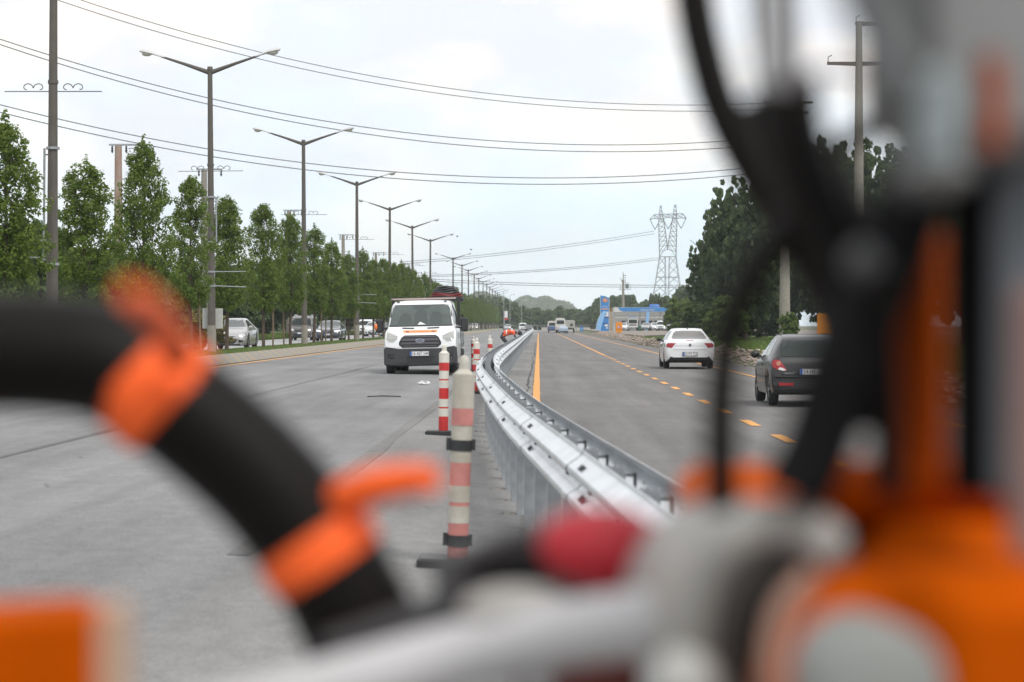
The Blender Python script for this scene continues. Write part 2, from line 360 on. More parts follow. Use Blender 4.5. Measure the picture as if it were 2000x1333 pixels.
# hairline cracks and oil drips on the carriageways
rr = random.Random(31)
for (cx, cy, ln, dx) in [(5.1, 32, 16, -.3), (-6.6, 40, 16, .4), (1.3, 44, 14, .3), (-8.6, 60, 22, .2)]:
    mb = MB(); vs = []; xx = cx
    for i in range(60):
        yy = cy+ln*i/59; xx += dx/59+rr.uniform(-.025, .025); wd = rr.uniform(.001, .004); vs += [(xx-wd, yy, g(xx)+.012), (xx+wd, yy, g(xx)+.012)]
    mb.add(vs, [(2*i, 2*i+1, 2*i+3, 2*i+2) for i in range(59)]); tag(mb.build('road_crack', M_SEAM), kind='structure')
M_OIL = mat('oil_drip', (.11, .108, .105), .6)
mb = MB()
for i in range(150):
    lane = rr.choice([-8.2, -4.4, -4.4, 1.9, 5.2]); xx = lane+rr.gauss(0, .28); yy = 12+110*rr.random()**1.3; q = rr.uniform(.008, .03); n_ = 9
    mb.add([(xx+q*rr.uniform(.6, 1.1)*math.cos(a*2*math.pi/n_), yy+1.4*q*rr.uniform(.6, 1.1)*math.sin(a*2*math.pi/n_), g(xx)+.0085) for a in range(n_)], [tuple(range(n_))])
tag(mb.build('road_stain', M_OIL), 'small dark oil drips down the middle of the lanes', kind='stuff')
# dark crack beside the orange line
mb = MB(); vs = []; rr = random.Random(5); k = 260; xx = -.24
for i in range(k):
    yy = 36+i*.6; xx += rr.uniform(-.03, .03)+(-.24-xx)*.15; wd = rr.uniform(.006, .03)
    vs += [(xx-wd, yy, g(xx)+.013), (xx+wd, yy, g(xx)+.013)]
mb.add(vs, [(2*i, 2*i+1, 2*i+3, 2*i+2) for i in range(k-1)]); tag(mb.build('road_crack', M_BOLT), kind='structure')
# ------------------------------------------------------------ foliage
def quads_mesh(name, ctr, nrm, size, m, rng, aspect=1.5):
    n = len(ctr); a = rng.normal(size=(n, 3)); a -= nrm*(a*nrm).sum(1, keepdims=True); a /= np.linalg.norm(a, axis=1, keepdims=True)+1e-9
    b = np.cross(nrm, a); s = (size*rng.uniform(.6, 1.3, n))[:, None]
    v = np.empty((n, 4, 3)); v[:, 0] = ctr-a*s*aspect*.5; v[:, 1] = ctr+b*s*.45; v[:, 2] = ctr+a*s*aspect*.5+nrm*s*.12; v[:, 3] = ctr-b*s*.45
    me = bpy.data.meshes.new(name); me.vertices.add(n*4); me.vertices.foreach_set('co', v.ravel())
    me.loops.add(n*4); me.loops.foreach_set('vertex_index', np.arange(n*4, dtype=np.int32))
    me.polygons.add(n); me.polygons.foreach_set('loop_start', np.arange(n, dtype=np.int32)*4)
    me.materials.append(m); me.update(calc_edges=True); me.validate(); return me
def clumps(rng, centres, rads, per, up=.5, flat=.8):
    cs, ns = [], []
    for c, r in zip(centres, rads):
        k = max(6, int(per*r**1.5)) if per > 0 else int(-per)
        d = rng.normal(size=(k, 3)); d /= np.linalg.norm(d, axis=1, keepdims=True)
        rr = r*rng.uniform(.35, 1, k)[:, None]**.7
        cs.append(c+d*rr*np.array([1, 1, flat])); nn = d+np.array([0, 0, up])+rng.normal(size=(k, 3))*.55
        ns.append(nn/np.linalg.norm(nn, axis=1, keepdims=True))
    return np.concatenate(cs), np.concatenate(ns)
L_STREET = leafmat('street_leaf', (.09, .155, .02), (.195, .27, .05), .5)
L_DARK = leafmat('dark_leaf', (.045, .088, .026), (.12, .175, .06), .4)
L_MID = leafmat('mid_leaf', (.045, .085, .02), (.10, .15, .04), .35)
L_BRIGHT = leafmat('bright_leaf', (.09, .15, .025), (.17, .24, .05), .4)
L_YEL = leafmat('dry_leaf', (.16, .15, .04), (.24, .21, .07), .3)
L_WOODS = leafmat('woods_leaf', (.06, .11, .03), (.12, .18, .05), .4)

def street_crown(seed):
    rng = np.random.default_rng(seed); ht = 4.25; cs, rs = [], []
    lob = rng.uniform(.82, 1.15, 9); ph = rng.uniform(0, 6.28, 9)
    for i in range(260):
        t = rng.uniform(0, 1)**1.12; th = rng.uniform(0, 6.28)
        R0 = .99*np.interp(t, [0, .08, .22, .42, .62, .8, .92, 1], [.55, .88, 1.0, .97, .86, .70, .50, .26])
        R0 *= .88+.20*math.sin(th*2+ph[int(t*8)])*lob[int(t*8)]
        q = R0*rng.uniform(0, 1)**.42
        cs.append([q*math.cos(th), q*math.sin(th), t*ht]); rs.append(rng.uniform(.15, .30)*(1-.2*t))
    for i in range(34):          # sprigs that break the outline
        t = rng.uniform(.15, 1.0); th = rng.uniform(0, 6.28); q = np.interp(t, [0, .3, .62, .85, 1], [.8, 1.1, .85, .55, .25])
        cs.append([q*math.cos(th), q*math.sin(th), t*ht+.12]); rs.append(rng.uniform(.08, .14))
    cs.append([0, 0, ht+.02]); rs.append(.17)
    if seed % 2: cs.append([.03, .02, ht+.2]); rs.append(.11); cs.append([.03, 0, ht+.36]); rs.append(.07)
    c, n = clumps(rng, np.array(cs), rs, 690, flat=1.1)
    return quads_mesh('crown', c, n, .063, L_STREET, rng)
def street_trunk(seed):
    r = random.Random(seed); mb = MB()
    mb.tube([(0, 0, -.1), (r.uniform(-.03, .03), .0, .8), (r.uniform(-.05, .05), .02, 2.0), (0, 0, 3.6), (.02, 0, 5.4)], [.085, .07, .06, .04, .012], 8)
    for i in range(16):
        z = 1.9+i*.19; a = i*2.4; l_ = r.uniform(.6, 1.0)*(1-i*.03)
        mb.tube([(0, 0, z), (l_*.45*math.cos(a), l_*.45*math.sin(a), z+.45), (l_*.75*math.cos(a), l_*.75*math.sin(a), z+1.15)], [.022, .015, .006], 5)
    return mb
SC = [street_crown(s) for s in (11, 12, 13, 14, 15)]
ST = [street_trunk(s) for s in (1, 2, 3)]
ST = [m.build('trunk', M_BARK, smooth=60) for m in ST]
ys_tree = [49.5, 57, 66, 74, 82.9, 94, 105, 115, 125.6, 135.7, 146.6, 157]
while ys_tree[-1] < 740: ys_tree.append(ys_tree[-1]+10+random.uniform(-.8, .8))
rt = random.Random(3)
TX = {0: -12.0, 1: -11.78}
for i, yy in enumerate(ys_tree):
    x = TX.get(i, -11.8+rt.uniform(-.12, .12))
    near = i < 22
    t = thing('street_tree', (f'narrow upright green street tree on the median, {ORD[i]} counting from the left frame edge' if near else
              'small far-off green street tree in the dense end of the median row'), 'tree', (x, yy, g(x)), rt.uniform(0, 6.28),
              'street trees along the median' if near else 'far-off street trees at the end of the median row')
    s = rt.uniform(.84, 1.05); sx = rt.uniform(.84, 1.02)
    t.scale = (sx, sx, s)
    c = bpy.data.objects.new('crown', SC[(i*2+i//5) % 5]); C.objects.link(c); c.parent = t; c.location = (0, 0, 1.72)
    k = ST[i % 3].copy(); C.objects.link(k); k.parent = t
for o in ST: bpy.data.objects.remove(o)
# stakes beside the trees
mb = MB(); mb.tube([(0, 0, -.1), (.02, 0, 1.0), (.0, .02, 2.15)], [.04, .038, .035], 6); st0 = mb.build('tree_stake', M_WOOD)
first = True
for i, yy in enumerate(ys_tree[3:13]):
    o = st0 if first else st0.copy()
    if not first: C.objects.link(o)
    first = False
    x = -12.15 if i % 2 else -11.35
    o.location = (x, yy-.1, g(x)); o.rotation_euler = (rt.uniform(-.03, .03), rt.uniform(-.04, .04), rt.uniform(0, 3))
    tag(o, f'brown wooden stake driven in beside the {ORD[i+3]} street tree from the left', 'stake', 'stakes beside the street trees')

def round_crown(seed, rx, ry, rz, n, leaf, m, per=60, cr=(.5, 1.0), gap=.4):
    """broad crown made of big boughs that each carry leaf clumps"""
    rng = np.random.default_rng(seed); cs, rs = [], []
    nb = max(7, n//9)
    boughs = []
    for i in range(nb):
        d = rng.normal(size=3); d /= np.linalg.norm(d); q = rng.uniform(.25, 1)**.5
        boughs.append((d*q*np.array([rx, ry, rz])*.78, rng.uniform(.25, .42)*min(rx, rz)))
    for i in range(n):
        b, br = boughs[i % nb]; d = rng.normal(size=3)
        q = b+d*br*.55; cs.append(q/max(1, np.linalg.norm(q)/1.0)); rs.append(rng.uniform(*cr))
    c, nn = clumps(rng, np.array(cs), rs, per, flat=.8)
    return quads_mesh('crown', c, nn, leaf, m, rng)
def broad_trunk(seed, h, r0, spread):
    r = random.Random(seed); mb = MB()
    mb.tube([(0, 0, -.2), (r.uniform(-.01, .01), 0, h*.3), (r.uniform(-.02, .02), 0, h*.6), (0, 0, h*.92)], [r0*.7, r0*.6, r0*.5, r0*.12], 8)
    for i in range(10):
        z = h*(.25+.06*i); a = i*2.4+r.random(); q = spread*r.uniform(.6, 1)
        mb.tube([(0, 0, z), (q*.5*math.cos(a), q*.5*math.sin(a), z+h*.10), (q*math.cos(a), q*math.sin(a), z+h*.22)], [r0*.35, r0*.2, r0*.06], 6)
    return mb
def big_tree(x, y, h, w_, kind, label, group, seed, leaf=.3, n=150, low=.2, m=None, name='tree', per=60, cr=(.5, 1.0), cache={}):
    key = (kind, seed % 3)
    t = thing(name, label, 'tree' if name == 'tree' else 'bush', (x, y, g(x)), random.uniform(0, 6.28), group)
    if key not in cache:
        cr_ = round_crown(seed+50, 1, 1, 1, n, leaf, m, per, cr); tr = broad_trunk(seed, 1.0, .03, .4).build('trunk', M_BARK, smooth=60)
        cache[key] = (cr_, tr.data); bpy.data.objects.remove(tr)
    cm, tm = cache[key]
    c = bpy.data.objects.new('crown', cm); C.objects.link(c); c.parent = t
    ch = h*(1-low); c.location = (0, 0, h*low+ch*.5); c.scale = (w_/2, w_/2, ch/2)
    k = bpy.data.objects.new('trunk', tm); C.objects.link(k); k.parent = t; k.scale = (h*.75, h*.75, h*.9)
    return t
# unit crowns: leaf sizes below are relative to the half width
BT = dict(leaf=.06, n=420, per=2300, cr=(.05, .13))
def place_tree(px, yd, h, w_, kind, m, label, group, seed, low=.2, name='tree', fx=None, **kw):
    x = (px-1052)*yd/FPX if fx is None else fx
    a = dict(BT); a.update(kw)
    return big_tree(x, yd, h, w_, kind, label, group, seed, low=low, m=m, name=name, **a)
G1 = 'tall dark trees on the right roadside'
for i, (px, yd, h, w_, lab) in enumerate([
    (1407, 175, 9.4, 5.4, 'dark leafy tree right of the lattice pylon, lowest of the roadside clump'),
    (1455, 168, 12.8, 7.4, 'tall dark tree just left of the black hoses, beside the low dark tree'),
    (1530, 174, 14.2, 7.5, 'tall dark tree standing directly behind the concrete post with the bush'),
    (1610, 172, 15.6, 8.0, 'tall dark tree seen between the black hoses'),
    (1700, 138, 13.2, 7.2, 'green topped tree behind the concrete crossarm pole'),
    (1640, 185, 15.0, 8.0, 'tall dark tree behind the other roadside trees'),
    (1790, 135, 11.8, 7.0, 'tree crown peeping out beside the orange machine column'),
    (1880, 130, 11.0, 7.0, 'dark roadside tree mostly behind the machine'), (1428, 190, 7.5, 6.0, 'lower dark tree filling under the tall roadside clump')]):
    place_tree(px, yd, h, w_, 'dark', L_DARK, lab, G1, i, low=.08, leaf=.042, n=1700, per=3300, cr=(.03, .075))
G2 = 'green bushes by the filling station'
for i, (px, yd, h, w_, m, lab) in enumerate([
    (1325, 250, 4.4, 3.8, L_BRIGHT, 'bright green bushy tree overlapping the end of the filling station canopy'),
    (1372, 166, 3.3, 3.4, L_MID, 'mid green bushy tree above the white saloon roof'),
    (1418, 160, 3.3, 3.4, L_BRIGHT, 'green bushy tree right of the white saloon'),
    (1345, 480, 10.4, 7.0, L_MID, 'rounded tree in front of the pylon foot'),
    (1283, 475, 8.6, 4.5, L_MID, 'feathery tree left of the pylon foot'),
    (1462, 190, 3.2, 4.5, L_DARK, 'dark low shrub under the tall roadside trees'),
    (1510, 175, 2.6, 4.0, L_DARK, 'dark low shrub behind the concrete post'),
    (1540, 150, 2.1, 1.5, L_BRIGHT, 'small yellow-green bush at the foot of the concrete post')]):
    place_tree(px, yd, h, w_, 'b%d' % (0 if m is L_BRIGHT else 1 if m is L_MID else 2), m, lab, G2, i, low=.03, name='bush' if h < 5 else 'tree', leaf=.08, n=260, per=1500, cr=(.08, .18))
G3 = 'trees beyond the far carriageway'
for i, (px, yd, h, w_, m, lab) in enumerate([
    (20, 105, 6.2, 7, L_MID, 'green tree low behind the first street tree'), (90, 110, 7.2, 5, L_DARK, 'dark tree directly behind the nearest lamp post'),
    (160, 112, 5.2, 6, L_DARK, 'dark tree behind the second street tree'), (235, 115, 5.0, 6, L_DARK, 'dark tree between the second and third street trees'),
    (310, 120, 4.8, 6, L_DARK, 'dark tree behind the third street tree'), (345, 100, 3.9, 3.4, L_BRIGHT, 'light green shrubby tree above the orange strap tip'),
    (395, 135, 5.6, 6, L_MID, 'green tree behind the second lamp post'), (462, 150, 5.6, 5, L_MID, 'light green tree above the silver hatchback'),
    (520, 175, 7.0, 7, L_DARK, 'dark tree behind the concrete utility pole foot'), (560, 185, 6.8, 6, L_DARK, 'dark tree above the grey van'),
    (610, 200, 6.8, 7, L_DARK, 'dark tree above the dark saloon'), (655, 230, 7.4, 8, L_MID, 'green tree behind the dark saloon'),
    (700, 270, 7.6, 9, L_MID, 'green tree above the white oncoming cars'), (745, 330, 8, 10, L_MID, 'green tree just left of the white truck cab'),
    (440, 210, 7.0, 8, L_DARK, 'dark tree far behind the silver hatchback'), (250, 160, 6.5, 8, L_DARK, 'dark tree further back at the far left'),
    (480, 190, 6.2, 7, L_DARK, 'dark tree in the gap left of the grey van')]):
    x = (px-1052)*yd/FPX
    if x > -23: yd = 23.5*FPX/(1052-px)
    place_tree(px, yd, h, w_, 'l%d' % (0 if m is L_BRIGHT else 1 if m is L_MID else 2), m, lab, G3, i, low=.04, leaf=.07, n=320, per=1700, cr=(.07, .16))
place_tree(395, 98, 1.9, 2.8, 'y', L_YEL, 'low yellowing shrub behind the white board on the lamp post', None, 0, low=.0, name='bush', leaf=.08, n=220, per=1500, cr=(.08, .18))
# verge of long grass beyond the far carriageway
def tufts(name, n, fx, fy, h, m, label, seed):
    rng = np.random.default_rng(seed); y = fy(rng, n); x = fx(rng, n, y); z = np.interp(x, PX, PZ)
    a = rng.uniform(0, 6.28, n); hh = h*rng.uniform(.5, 1.2, n); wd = hh*.13
    v = np.empty((n, 3, 3)); dx = np.cos(a)*wd; dy = np.sin(a)*wd
    v[:, 0] = np.stack([x-dx, y-dy, z-.01], 1); v[:, 1] = np.stack([x+dx, y+dy, z-.01], 1)
    v[:, 2] = np.stack([x+rng.normal(size=n)*hh*.35, y+rng.normal(size=n)*hh*.35, z+hh], 1)
    me = bpy.data.meshes.new(name); me.vertices.add(n*3); me.vertices.foreach_set('co', v.ravel()); me.loops.add(n*3)
    me.loops.foreach_set('vertex_index', np.arange(n*3, dtype=np.int32)); me.polygons.add(n); me.polygons.foreach_set('loop_start', np.arange(n, dtype=np.int32)*3)
    me.materials.append(m); me.update(calc_edges=True); me.validate(); o = bpy.data.objects.new(name, me); C.objects.link(o); return tag(o, label, 'grass', None, 'stuff')
tufts('grass', 70000, lambda r, n, y: -21.7-r.uniform(0, 1, n)**2*7, lambda r, n: 60+260*r.uniform(0, 1, n)**1.3, .42, L_BRIGHT, 'long green verge grass beyond the far carriageway', 5)
tufts('grass', 45000, lambda r, n, y: r.uniform(-12.9, -10.8, n), lambda r, n: 45+150*r.uniform(0, 1, n)**1.6, .07, L_BRIGHT, 'short mown grass on the kerbed median', 6)
tufts('grass', 40000, lambda r, n, y: 10.4+r.uniform(0, 1, n)**1.3*12, lambda r, n: 60+160*r.uniform(0, 1, n)**1.3, .18, L_BRIGHT, 'green grass bank right of the rubble', 7)

# far woods: one reading mass, and hills behind
def woods(name, m, label, seed, n, x0, x1, yd, depth, hf, leaf):
    rng = np.random.default_rng(seed); cx = []; cr = []
    for i in range(n):
        x = rng.uniform(x0, x1); h = hf(x, rng); y = yd+rng.uniform(-depth, depth); zb = g(x)
        k = int(h*1.6)+2
        for j in range(k):
            z = zb+h*(j+.5)/k; q = (h*.30)*math.sin(math.pi*min(.95, .25+.72*(j+.5)/k))
            for e in range(3):
                th = rng.uniform(0, 6.28); cx.append([x+q*math.cos(th)*.8, y+q*math.sin(th)*.8, z]); cr.append(rng.uniform(.8, 1.3)*max(.6, q*.45))
    c, nn = clumps(rng, np.array(cx), cr, -16)
    me = quads_mesh(name, c, nn, leaf, m, rng, 1.3); o = bpy.data.objects.new(name, me); C.objects.link(o); return tag(o, label, 'woods', None, 'stuff')
def hfar(x, rng):
    px = 1052+x*FPX/640
    base = np.interp(px, [700, 900, 940, 985, 1020, 1040, 1070, 1090, 1110, 1130, 1150, 1175, 1195, 1240, 1270, 1300, 1500], [50, 58, 62, 56, 44, 40, 36, 47, 38, 33, 38, 58, 63, 63, 46, 60, 60])
    return (base+6)/(FPX/640)*rng.uniform(.72, 1.04)-.3
woods('woods', L_WOODS, 'far band of green woods closing off the road', 21, 420, -62, 62, 660, 16, hfar, .62)
woods('woods', L_MID, 'roadside woods far behind the left carriageway', 22, 240, -110, -24.5, 470, 60, lambda x, r: r.uniform(5, 8.5), .6)
rng = np.random.default_rng(4)
def hillh(px):
    return np.interp(px, [780, 880, 905, 925, 950, 975, 1000, 1030, 1050, 1080, 1100, 1125, 1150, 1200, 1300], [10, 28, 52, 61, 60, 50, 45, 54, 50, 46, 45, 31, 12, 6, 3])
def hill(yd, f, seed, x0, x1, lump):
    nx, ny = 190, 26; vs = []; r_ = np.random.default_rng(seed); ph = r_.uniform(0, 6.28, 12); fr = r_.uniform(.02, .35, 12)
    for j in range(ny):
        for i in range(nx):
            px = x0+(x1-x0)*i/(nx-1); t = j/(ny-1); y = yd+t*260-130; x = (px-1052)*yd/FPX
            h = f(px)*yd/FPX*math.sin(math.pi*min(1, t*1.0)*.98+.02)
            b = sum(math.sin(x*fr[k]+ph[k]+y*fr[(k+3) % 12]) for k in range(12))*lump*.22+r_.normal()*lump*.35
            vs.append((x, y, max(-.2, h+b*min(1, h/4))))
    mb = MB(); mb.add(vs, [(j*nx+i, j*nx+i+1, (j+1)*nx+i+1, (j+1)*nx+i) for j in range(ny-1) for i in range(nx-1)]); return mb
M_HILL = mat('wooded_hill', (.05, .085, .03), .95, var=.4, scale=.08, col2=(.11, .15, .055), bump=1, bscale=.6)
h1 = hill(2130, hillh, 1, 760, 1310, 1.6).build('hills', M_HILL, smooth=180); tag(h1, 'wooded hills behind the far woods', kind='structure')
cs = []; 
for i in range(5200):
    px = rng.uniform(800, 1200); t = rng.uniform(.1, .6); x = (px-1052)*2130/FPX; h = hillh(px)*2130/FPX*math.sin(math.pi*t*.98+.02)
    if h > 2: cs.append([x, 2130-130+260*t, h+rng.uniform(-.5, 1.2)+2.2*math.sin(x*.21)*math.sin(x*.083+1)])
c_, n_ = clumps(rng, np.array(cs), [4.0]*len(cs), -10); me = quads_mesh('hill_woods', c_, n_, 2.2, leafmat('hill_leaf', (.12, .17, .07), (.19, .25, .11), .4), rng, 1.2)
o = bpy.data.objects.new('hill_woods', me); C.objects.link(o); tag(o, 'tree cover on the low hills beyond the road end', 'woods', None, 'stuff')
# ------------------------------------------------------------ street lamps
def lamp_mesh():
    t = thing('street_lamp', 'lamp', 'street lamp', (0, 0, 0))
    mb = MB(); mb.use(M_CONC).tube([(0, 0, -.2), (0, 0, .95)], .155, 12).use(M_POLE).tube([(0, 0, .95), (0, 0, 6.6), (0, 0, 10)], [.145, .105, .085], 12)
    mb.tube([(0, 0, 6.60), (0, 0, 6.68)], .125, 12).tube([(0, 0, 10), (0, 0, 10.12)], [.11, .09], 12); mb.build('pole', None, t, 50)
    for s in (-1, 1):
        mb = MB(); mb.tube([(s*.05, 0, 9.92), (s*.9, 0, 10.22), (s*1.75, 0, 10.50)], [.085, .055, .035], 8); mb.build('arm', M_POLE, t, 60)
        mb = MB()      # cobra head: flared shell
        secs = [(1.62, .04, .05, 10.46), (1.85, .06, .06, 10.53), (2.05, .13, .085, 10.60), (2.35, .16, .11, 10.66), (2.5, .12, .07, 10.69)]
        vs = []
        for (x, w_, h_, z) in secs:
            for k in range(10):
                a = 2*math.pi*k/10; vs.append((s*x, w_*math.cos(a), z+h_*math.sin(a)*(1 if math.sin(a) > 0 else .4)))
        fs = [(i*10+k, i*10+(k+1) % 10, (i+1)*10+(k+1) % 10, (i+1)*10+k) for i in range(4) for k in range(10)]+[tuple(range(9, -1, -1)), tuple(range(40, 50))]
        mb.add(vs, fs); hd = mb.build('lamp_head', M_LAMPH, t, 50)
        mb = MB(); mb.sphere((s*2.25, 0, 10.60), .15, 10, 6, (1.25, .8, .62)); mb.build('lens', M_LENS, hd, 60)
    mb = MB(); mb.tube([(-1.15, 0, 6.42), (1.15, 0, 6.42)], .012, 5)
    for s in (-1, 1):
        for k, (c0, sg) in enumerate(((.32, 1), (.62, -1))):
            pts = []
            for q in range(15):
                a = q/14*4.6; r_ = .15*(1-q/18); pts.append((s*(c0+sg*r_*math.cos(a)), 0, 6.50+r_*math.sin(a)*.9))
            mb.tube(pts, .012, 5, False)
    mb.build('scroll_bracket', M_POLE, t); return t
lamp = lamp_mesh()
ly = [51.2, 78, 108.9, 140.5, 171, 203, 235, 267, 299, 333, 364, 396, 428, 460, 492, 524, 556, 588, 620, 652]
lx = [-11.35, -11.6]+[-11.6]*20
rl = random.Random(8); lamps = []
for i, yy in enumerate(ly):
    if i == 7: continue
    o = lamp if i == 0 else dup(lamp)
    o.location = (lx[i], yy, g(lx[i])); o.rotation_euler = (rl.uniform(-.004, .004), rl.uniform(-.006, .006), rl.uniform(-.06, .06)); k = len(lamps)
    o['label'] = ['tall brown lamp post cut off by the top left frame edge', 'double-armed street lamp with the white board at its foot'][k] if k < 2 else f'double-armed street lamp on the median, {ORD[k]} counting from the left frame edge'
    o['group'] = 'double-armed street lamps along the median'; lamps.append(o)
for o in lamps[9:]:
    for ch in list(o.children):
        if ch.name.startswith('scroll'): bpy.data.objects.remove(ch)
def banner_frame(o, z0, z1, side, full, x0=.2):
    """metal banner brackets clamped to a lamp post"""
    mb = MB(); s = side
    if full: mb.tube([(s*x0, 0, z0), (s*x0, 0, z1)], .028, 8).tube([(s*.0, -.0, z1-.15), (s*x0, 0, z1-.15)], .02, 6).tube([(0, 0, z0+.1), (s*x0, 0, z0+.1)], .02, 6)
    else:
        for z in (z0, z1): mb.tube([(s*.1, -.05, z), (s*1.25, -.05, z-(.05 if z == z0 else 0))], .02, 6)
        mb.tube([(s*.12, -.05, z0), (s*.12, -.05, z1)], .015, 6)
    for z in (z0, z1): mb.tube([(0, 0, z-.03), (0, 0, z+.03)], .16, 10)
    mb.build('banner_bracket', M_GALVD, o)
banner_frame(lamps[0], 2.4, 5.1, -1, True); 
mb = MB()
for z in (2.55, 2.95): mb.tube([(-.1, 0, z), (-.62, 0, z)], .02, 6)
mb.build('banner_bracket', M_GALVD, lamps[0])
banner_frame(lamps[1], 3.9, 5.5, 1, True, .19); banner_frame(lamps[1], 2.35, 2.85, 1, False); banner_frame(lamps[3], 2.4, 2.9, 1, False)
mb = MB(); mb.bbox((0, .22, 1.05+.14), (.72, .03, .72), .01); mb.tube([(0, .1, 1.19), (0, .22, 1.19)], .03, 6)
o = mb.build('sign_board', mat('board_back', (.50, .51, .50), .6, var=.08), None, None, (lx[1]+.0, ly[1], g(lx[1]))); tag(o, 'blank pale board mounted behind the foot of the second lamp post', 'sign board')

# ------------------------------------------------------------ utility poles on the left
def utility(x, y, h, r0, label, m, arms=True, seed=0, loops=False):
    t = thing('utility_pole', label, 'utility pole', (x, y, g(x)), 0, 'utility poles beyond the far carriageway')
    mb = MB(); mb.tube([(0, 0, -.2), (0, 0, h)], [r0, r0*.62], 10); mb.build('pole', m, t, 50)
    mb = MB(); mb.box((.35, 0, h+.04), (1.75, .12, .10)).tube([(.1, 0, h-1.9), (.75, 0, h-1.9)], .035, 6); mb.build('crossarm', M_GALVD, t)
    mb = MB()
    for xx in (-.35, .45, 1.12):
        mb.lathe([(.02, 0), (.07, -.04), (.03, -.08), (.08, -.14), (.03, -.2), (.08, -.26), (.02, -.42)], (xx, 0, h-.02), 8)
    mb.build('insulator', M_BLACKP, t, 40)
    if loops:
        mb = MB()
        for (cx, cz, rr) in ((.62, h-1.05, .55), (.75, h-.95, .8)):
            mb.tube([(cx+rr*math.cos(a)*.7, .02, cz+rr*math.sin(a)) for a in np.linspace(-1.9, 1.9, 14)], .022, 6)
        mb.tube([(.62, 0, h-1.9), (.5, 0, h-4), (.42, 0, h-6)], .03, 6); mb.build('cable_loop', M_BLACKP, t)
    return t
M_RUST = mat('rusty_concrete', (.34, .17, .13), .85, var=.4, scale=2, col2=(.34, .32, .28))
utility(-23.9, 125, 11.4, .32, 'reddish stained utility pole with looping cables between street trees', M_RUST, loops=True)
for i, (px, y, h) in enumerate([(398, 145, 11.4), (564, 195, 11.3), (670, 253, 11.5), (734, 312, 11.4), (786, 372, 11.4), (812, 430, 11.4), (840, 490, 11.4)]):
    utility((px-1052)*y/FPX, y, h, .3, f'grey utility pole with a flat crossarm, {ORD[i+1]} one beyond the far carriageway', M_CONC)

# ------------------------------------------------------------ crossing power lines with their poles
def hpole(x, y, h, zs, r0, label, w_=1.5):
    t = thing('power_pole', label, 'power pole', (x, y, g(x)), 0, 'tall concrete power poles on the right')
    mb = MB(); mb.tube([(0, 0, -.3), (0, 0, h)], [r0, r0*.5], 12); mb.build('pole', M_CONC, t, 50)
    for z, a, b in zs:
        mb = MB(); mb.prism([(a, z+.09), (b, z+.09), (b, z-.06), (0, z-.13), (a, z-.06)], -.08, .08); c = mb.build('crossarm', M_POLE, t)
        mb = MB(); mb.tube([(a+.05, 0, z), (a+.05, 0, z+.35), (a+.25, 0, z+.45)], .025, 6); mb.build('insulator', M_BLACKP, c)
    return t
XB, YB = (1532-1052)*160/FPX, 160
zb = lambda py, y: H-(py-635)*y/FPX
hpole(XB, YB, zb(178, YB)-g(XB), [(zb(202, YB)-g(XB), -1.5, 2), (zb(222, YB)-g(XB), -1.4, 1.7), (zb(281, YB)-g(XB), -1.6, 1.6), (zb(322, YB)-g(XB), -1.6, 1.6)], .42, 'tall concrete power pole rising from the yellow-green bush')
XA, YA = (1676-1052)*118/FPX, 118
hpole(XA, YA, zb(44, YA)-g(XA), [(zb(48, YA)-g(XA), -.2, 2.4), (zb(126, YA)-g(XA), -1.7, 1.6)], .34, 'tall concrete power pole seen in the gap between hoses and machine')
def wire(pts, r_, label, group, n=40, name='power_line'):
    """parabola through three points"""
    a, b, c = [Vector(p) for p in pts]; ds = (b-a).length/((b-a).length+(c-b).length); out = []
    for i in range(n+1):
        t = i/n; l0 = (t-ds)*(t-1)/((0-ds)*(0-1)); l1 = (t-0)*(t-1)/((ds-0)*(ds-1)); l2 = t*(t-ds)/(1*(1-ds)); out.append(a*l0+b*l1+c*l2)
    mb = MB(); mb.tube(out, r_, 5); return tag(mb.build(name, M_WIRE, None, 60), label, 'wire', group)
def Pw(px, py, y): return ((px-1052)*y/FPX, y, H-(py-635)*y/FPX)
WL = [((-300, -180), (560, 120), (1400, 207)), ((-300, -160), (560, 104), (1400, 200)),
      ((-300, 0), (600, 226), (1410, 272)), ((-300, 12), (600, 237), (1410, 279)),
      ((-300, 150), (700, 318), (1440, 328)), ((-300, 163), (700, 333), (1440, 336))]
WL[0], WL[1] = ((-100, -95), (700, 144), (1522, 202)), ((-100, -78), (700, 157), (1522, 214))
WL[2], WL[3] = ((-100, 42), (700, 247), (1522, 268)), ((-100, 52), (700, 260), (1522, 281))
WL[4], WL[5] = ((-100, 178), (700, 330), (1522, 322)), ((-100, 193), (700, 343), (1522, 334))
nm = ['upper wire of the topmost crossing power line pair', 'lower wire of the topmost crossing power line pair', 'upper wire of the middle crossing power line pair', 'lower wire of the middle crossing power line pair',
      'upper wire of the lowest crossing power line pair', 'lower wire of the lowest crossing power line pair']
for i, (a, b, c) in enumerate(WL):
    wire([Pw(*a, 118), Pw(*b, 138), Pw(*c, 159.5)], .026 if i < 2 else .03, nm[i], 'power lines crossing the road')
for i, (a, b, c, lab) in enumerate([((780, 512), (1000, 492), (1278, 452), 'upper wire of the faint high bundle reaching the pylon'), ((780, 516), (1000, 496), (1278, 457), 'lower wire of the faint high bundle reaching the pylon'),
        ((780, 540), (1060, 527), (1290, 503), 'upper wire of the faint middle bundle reaching the pylon'), ((780, 543), (1060, 530), (1290, 507), 'lower wire of the faint middle bundle reaching the pylon')]):
    wire([Pw(*a, 620), Pw(*b, 700), Pw(*c, 800)], .085, lab, 'faint far power lines')
for i, dy in enumerate((0, 4)):
    wire([Pw(700, 535+dy, 560), Pw(980, 552+dy, 600), Pw(1420, 557+dy, 640)], .085, ['upper', 'lower'][i]+' wire of the faint line just above the far tree tops', 'faint far power lines')
